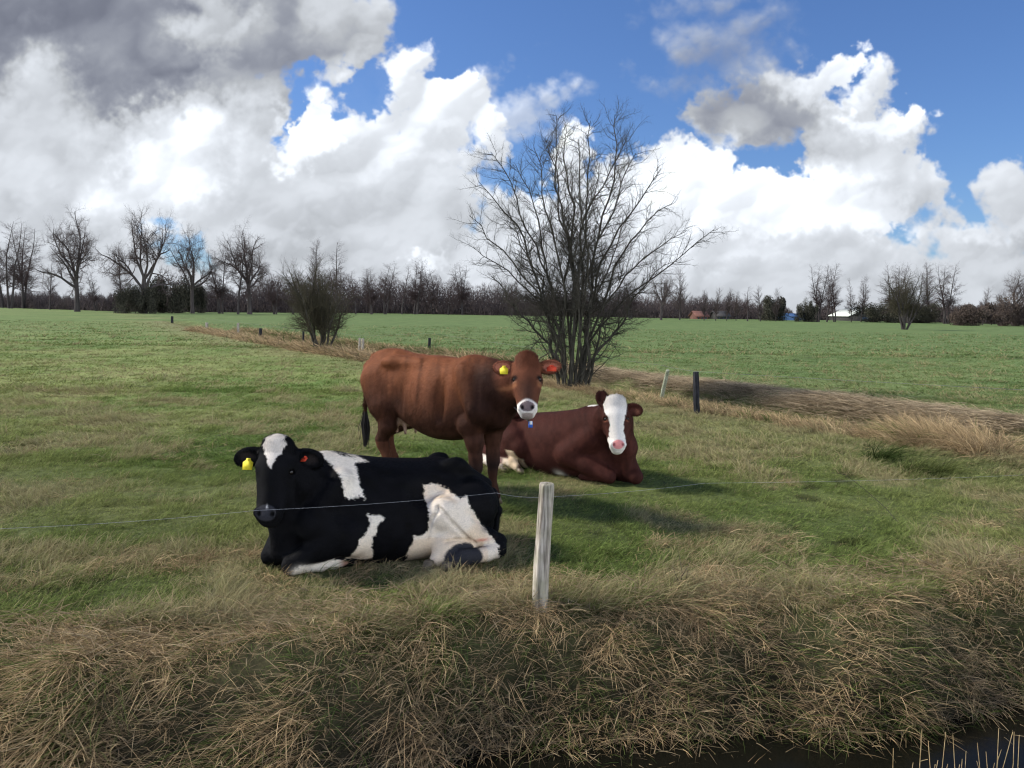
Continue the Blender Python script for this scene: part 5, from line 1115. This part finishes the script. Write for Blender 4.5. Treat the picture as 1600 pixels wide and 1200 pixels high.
fa = G(1089, 646) + np.array((0, 0, .75)); f2 = G(1033, 626) + np.array((0, 0, .72)); f3 = G(671, 551) + np.array((0, 0, .8)); f4 = G(565, 556) + np.array((0, 0, .75)); f5 = G(407, 531) + np.array((0, 0, .8)); f6 = G(323, 518) + np.array((0, 0, .9))
tag(wire([fa + np.array((6, -3.6, 0)), fa, f2, f3, f4, f5, f6], .0022, M_WIRED), 'dull fence wire running along the far ditch between the posts', 'wire')
# dead stalks on the photographer's side of the water
M_STALK = blade_mat('stalk', .3, .2); rng = np.random.default_rng(71)
stalks = []
for k in range(24):
    u = rng.uniform(1380, 1640); p = P(u, 1260, 2.95 + (u - 1400) * .0012); p[2] = gz(p[0], p[1]).item() - .02; top = P(u + rng.normal(0, 22), rng.uniform(1135, 1200) - (8 if u > 1540 else 0), p[1] + rng.normal(0, .05)); t = np.linspace(0, 1, 6)[:, None]; q = p + (top - p) * t + np.cumsum(rng.normal(0, .012, (6, 3)), 0)
    stalks.append((q, np.linspace(.003, .0012, 6)))
    if rng.random() < .5:
        m = q[4]; stalks.append((np.array([m, m + rng.normal(0, .02, 3) + (0, 0, .03)]), np.array([.0014, .0008])))
tag(tube_obj('dead_stalks', stalks, 4, ramp_mat('straw', [(.3, (.30, .20, .09)), (.7, (.55, .42, .22))], (30, 30, 30), .9, .1)), 'pale dead stalks rising at the lower right beside the water', 'dead plants', None, 'stuff')
# thin bramble shoots on the bank
def shoot(pts, label):
    L = [(np.array([P(u, v, y) for u, v, y in q]), np.linspace(.0028, .0012, len(q))) for q in pts]; o = tube_obj('bramble_shoot', L, 4, M_HAW); tag(o, label, 'bramble', 'bare bramble shoots on the bank')
shoot([[(1402, 815, 5.75), (1385, 795, 5.85), (1355, 768, 5.95), (1322, 742, 6.1), (1300, 738, 6.1)]], 'long bare arching bramble shoot on the right of the pasture')
shoot([[(1062, 930, 4.9), (1066, 895, 4.95), (1060, 862, 4.95)], [(1066, 900, 4.95), (1080, 875, 4.95)], [(1063, 915, 4.9), (1050, 885, 4.95)], [(1068, 925, 4.9), (1075, 890, 4.9)]], 'small upright bare bramble on the lip of the bank right of the post')
# farm buildings beyond the trees
M_ROOFW = ramp_mat('fibre_cement', [(.3, (.50, .52, .46)), (.7, (.66, .68, .60))], (1, 1, 1), .8, .2); M_WALLD = ramp_mat('dark_boards', [(.3, (.03, .03, .03)), (.7, (.06, .055, .05))], (2, 2, 2)); M_BRICK = ramp_mat('brick', [(.3, (.09, .045, .035)), (.7, (.14, .065, .05))], (3, 3, 3)); M_TILE = ramp_mat('roof_tile', [(.3, (.10, .045, .035)), (.7, (.15, .07, .05))], (2, 2, 2)); M_BLUE = ramp_mat('blue_sheet', [(.3, (.02, .05, .13)), (.7, (.03, .08, .18))], (1, 1, 1), .6); M_GLASS = plain_mat('window_glass', (.04, .05, .06), .1, .6); M_WHITE = plain_mat('white_paint', (.62, .62, .60), .6)
def building(name, u0, u1, vb, veave, vridge, mw, mr, label, cat, depth=9., doors=1, gable_front=False):
    Y = G((u0 + u1) / 2, vb)[1] ; Y = min(Y, 260) * 1.12; a = P(u0, vb, Y); b = P(u1, vb, Y); W = b[0] - a[0]; he = max(P((u0 + u1) / 2, veave, Y)[2], .6); hr = max(P((u0 + u1) / 2, vridge, Y)[2], he + .5)
    r = empty(name, ((a[0] + b[0]) / 2, Y, -.1)); w = W / 2; d = depth
    mb = MB(); mb.add([(-w, 0, 0), (w, 0, 0), (w, d, 0), (-w, d, 0), (-w, 0, he), (w, 0, he), (w, d, he), (-w, d, he)], [(0, 1, 5, 4), (1, 2, 6, 5), (2, 3, 7, 6), (3, 0, 4, 7)])
    if gable_front: mb.add([(-w, 0, he), (w, 0, he), (0, 0, hr), (-w, d, he), (w, d, he), (0, d, hr)], [(0, 1, 2), (4, 3, 5)])
    else: mb.add([(-w, 0, he), (-w, d, he), (-w, d / 2, hr), (w, 0, he), (w, d, he), (w, d / 2, hr)], [(1, 0, 2), (3, 4, 5)])
    mb.build('wall', mw, r); mb = MB(); o = .4; th = .15
    def slab(p0, p1, p2, p3):
        q = np.array([p0, p1, p2, p3], float); mb.add(np.concatenate([q + (0, 0, .01), q + (0, 0, th)]), [(3, 2, 1, 0), (4, 5, 6, 7), (0, 1, 5, 4), (1, 2, 6, 5), (2, 3, 7, 6), (3, 0, 4, 7)])
    if gable_front: slab((-w - o, -o, he - .1), (0, -o, hr), (0, d + o, hr), (-w - o, d + o, he - .1)); slab((0, -o, hr), (w + o, -o, he - .1), (w + o, d + o, he - .1), (0, d + o, hr))
    else: slab((-w - o, -o, he - .1), (w + o, -o, he - .1), (w + o, d / 2, hr), (-w - o, d / 2, hr)); slab((-w - o, d / 2, hr), (w + o, d / 2, hr), (w + o, d + o, he - .1), (-w - o, d + o, he - .1))
    mb.build('roof', mr, r)
    for k in range(doors):
        x = -w + W * (k + .5) / doors; mb = MB(); mb.box((x, -.03, he * .45), (min(W / doors * .35, 3), .06, he * .8)); mb.build('door' if doors == 1 else 'window', M_GLASS, r)
    tag(r, label, cat, 'farm buildings beyond the field'); return r
building('barn', 1326, 1380, 503, 494, 481, M_WALLD, M_ROOFW, 'low barn with a pale grey roof between the alders', 'barn', 14, 1, True)
building('barn', 1436, 1474, 505, 500, 484, M_WALLD, M_ROOFW, 'smaller barn roof showing right of the field hawthorn', 'barn', 12, 1, True)
building('house', 1088, 1106, 500, 494, 486, M_BRICK, M_TILE, 'small house with a red tiled roof under the poplars', 'house', 8, 3)
building('house', 1120, 1140, 500, 494, 486, M_WALLD, M_WALLD, 'dark roofed house right of the red roofed one', 'house', 8, 3)
building('shed', 1238, 1260, 502, 494, 490, M_BLUE, M_BLUE, 'blue industrial shed in the gap left of the tall alders', 'shed', 12, 2)
building('house', 784, 798, 492, 488, 483, M_BRICK, M_TILE, 'red brick farmhouse seen through the hawthorn stems', 'house', 8, 2)
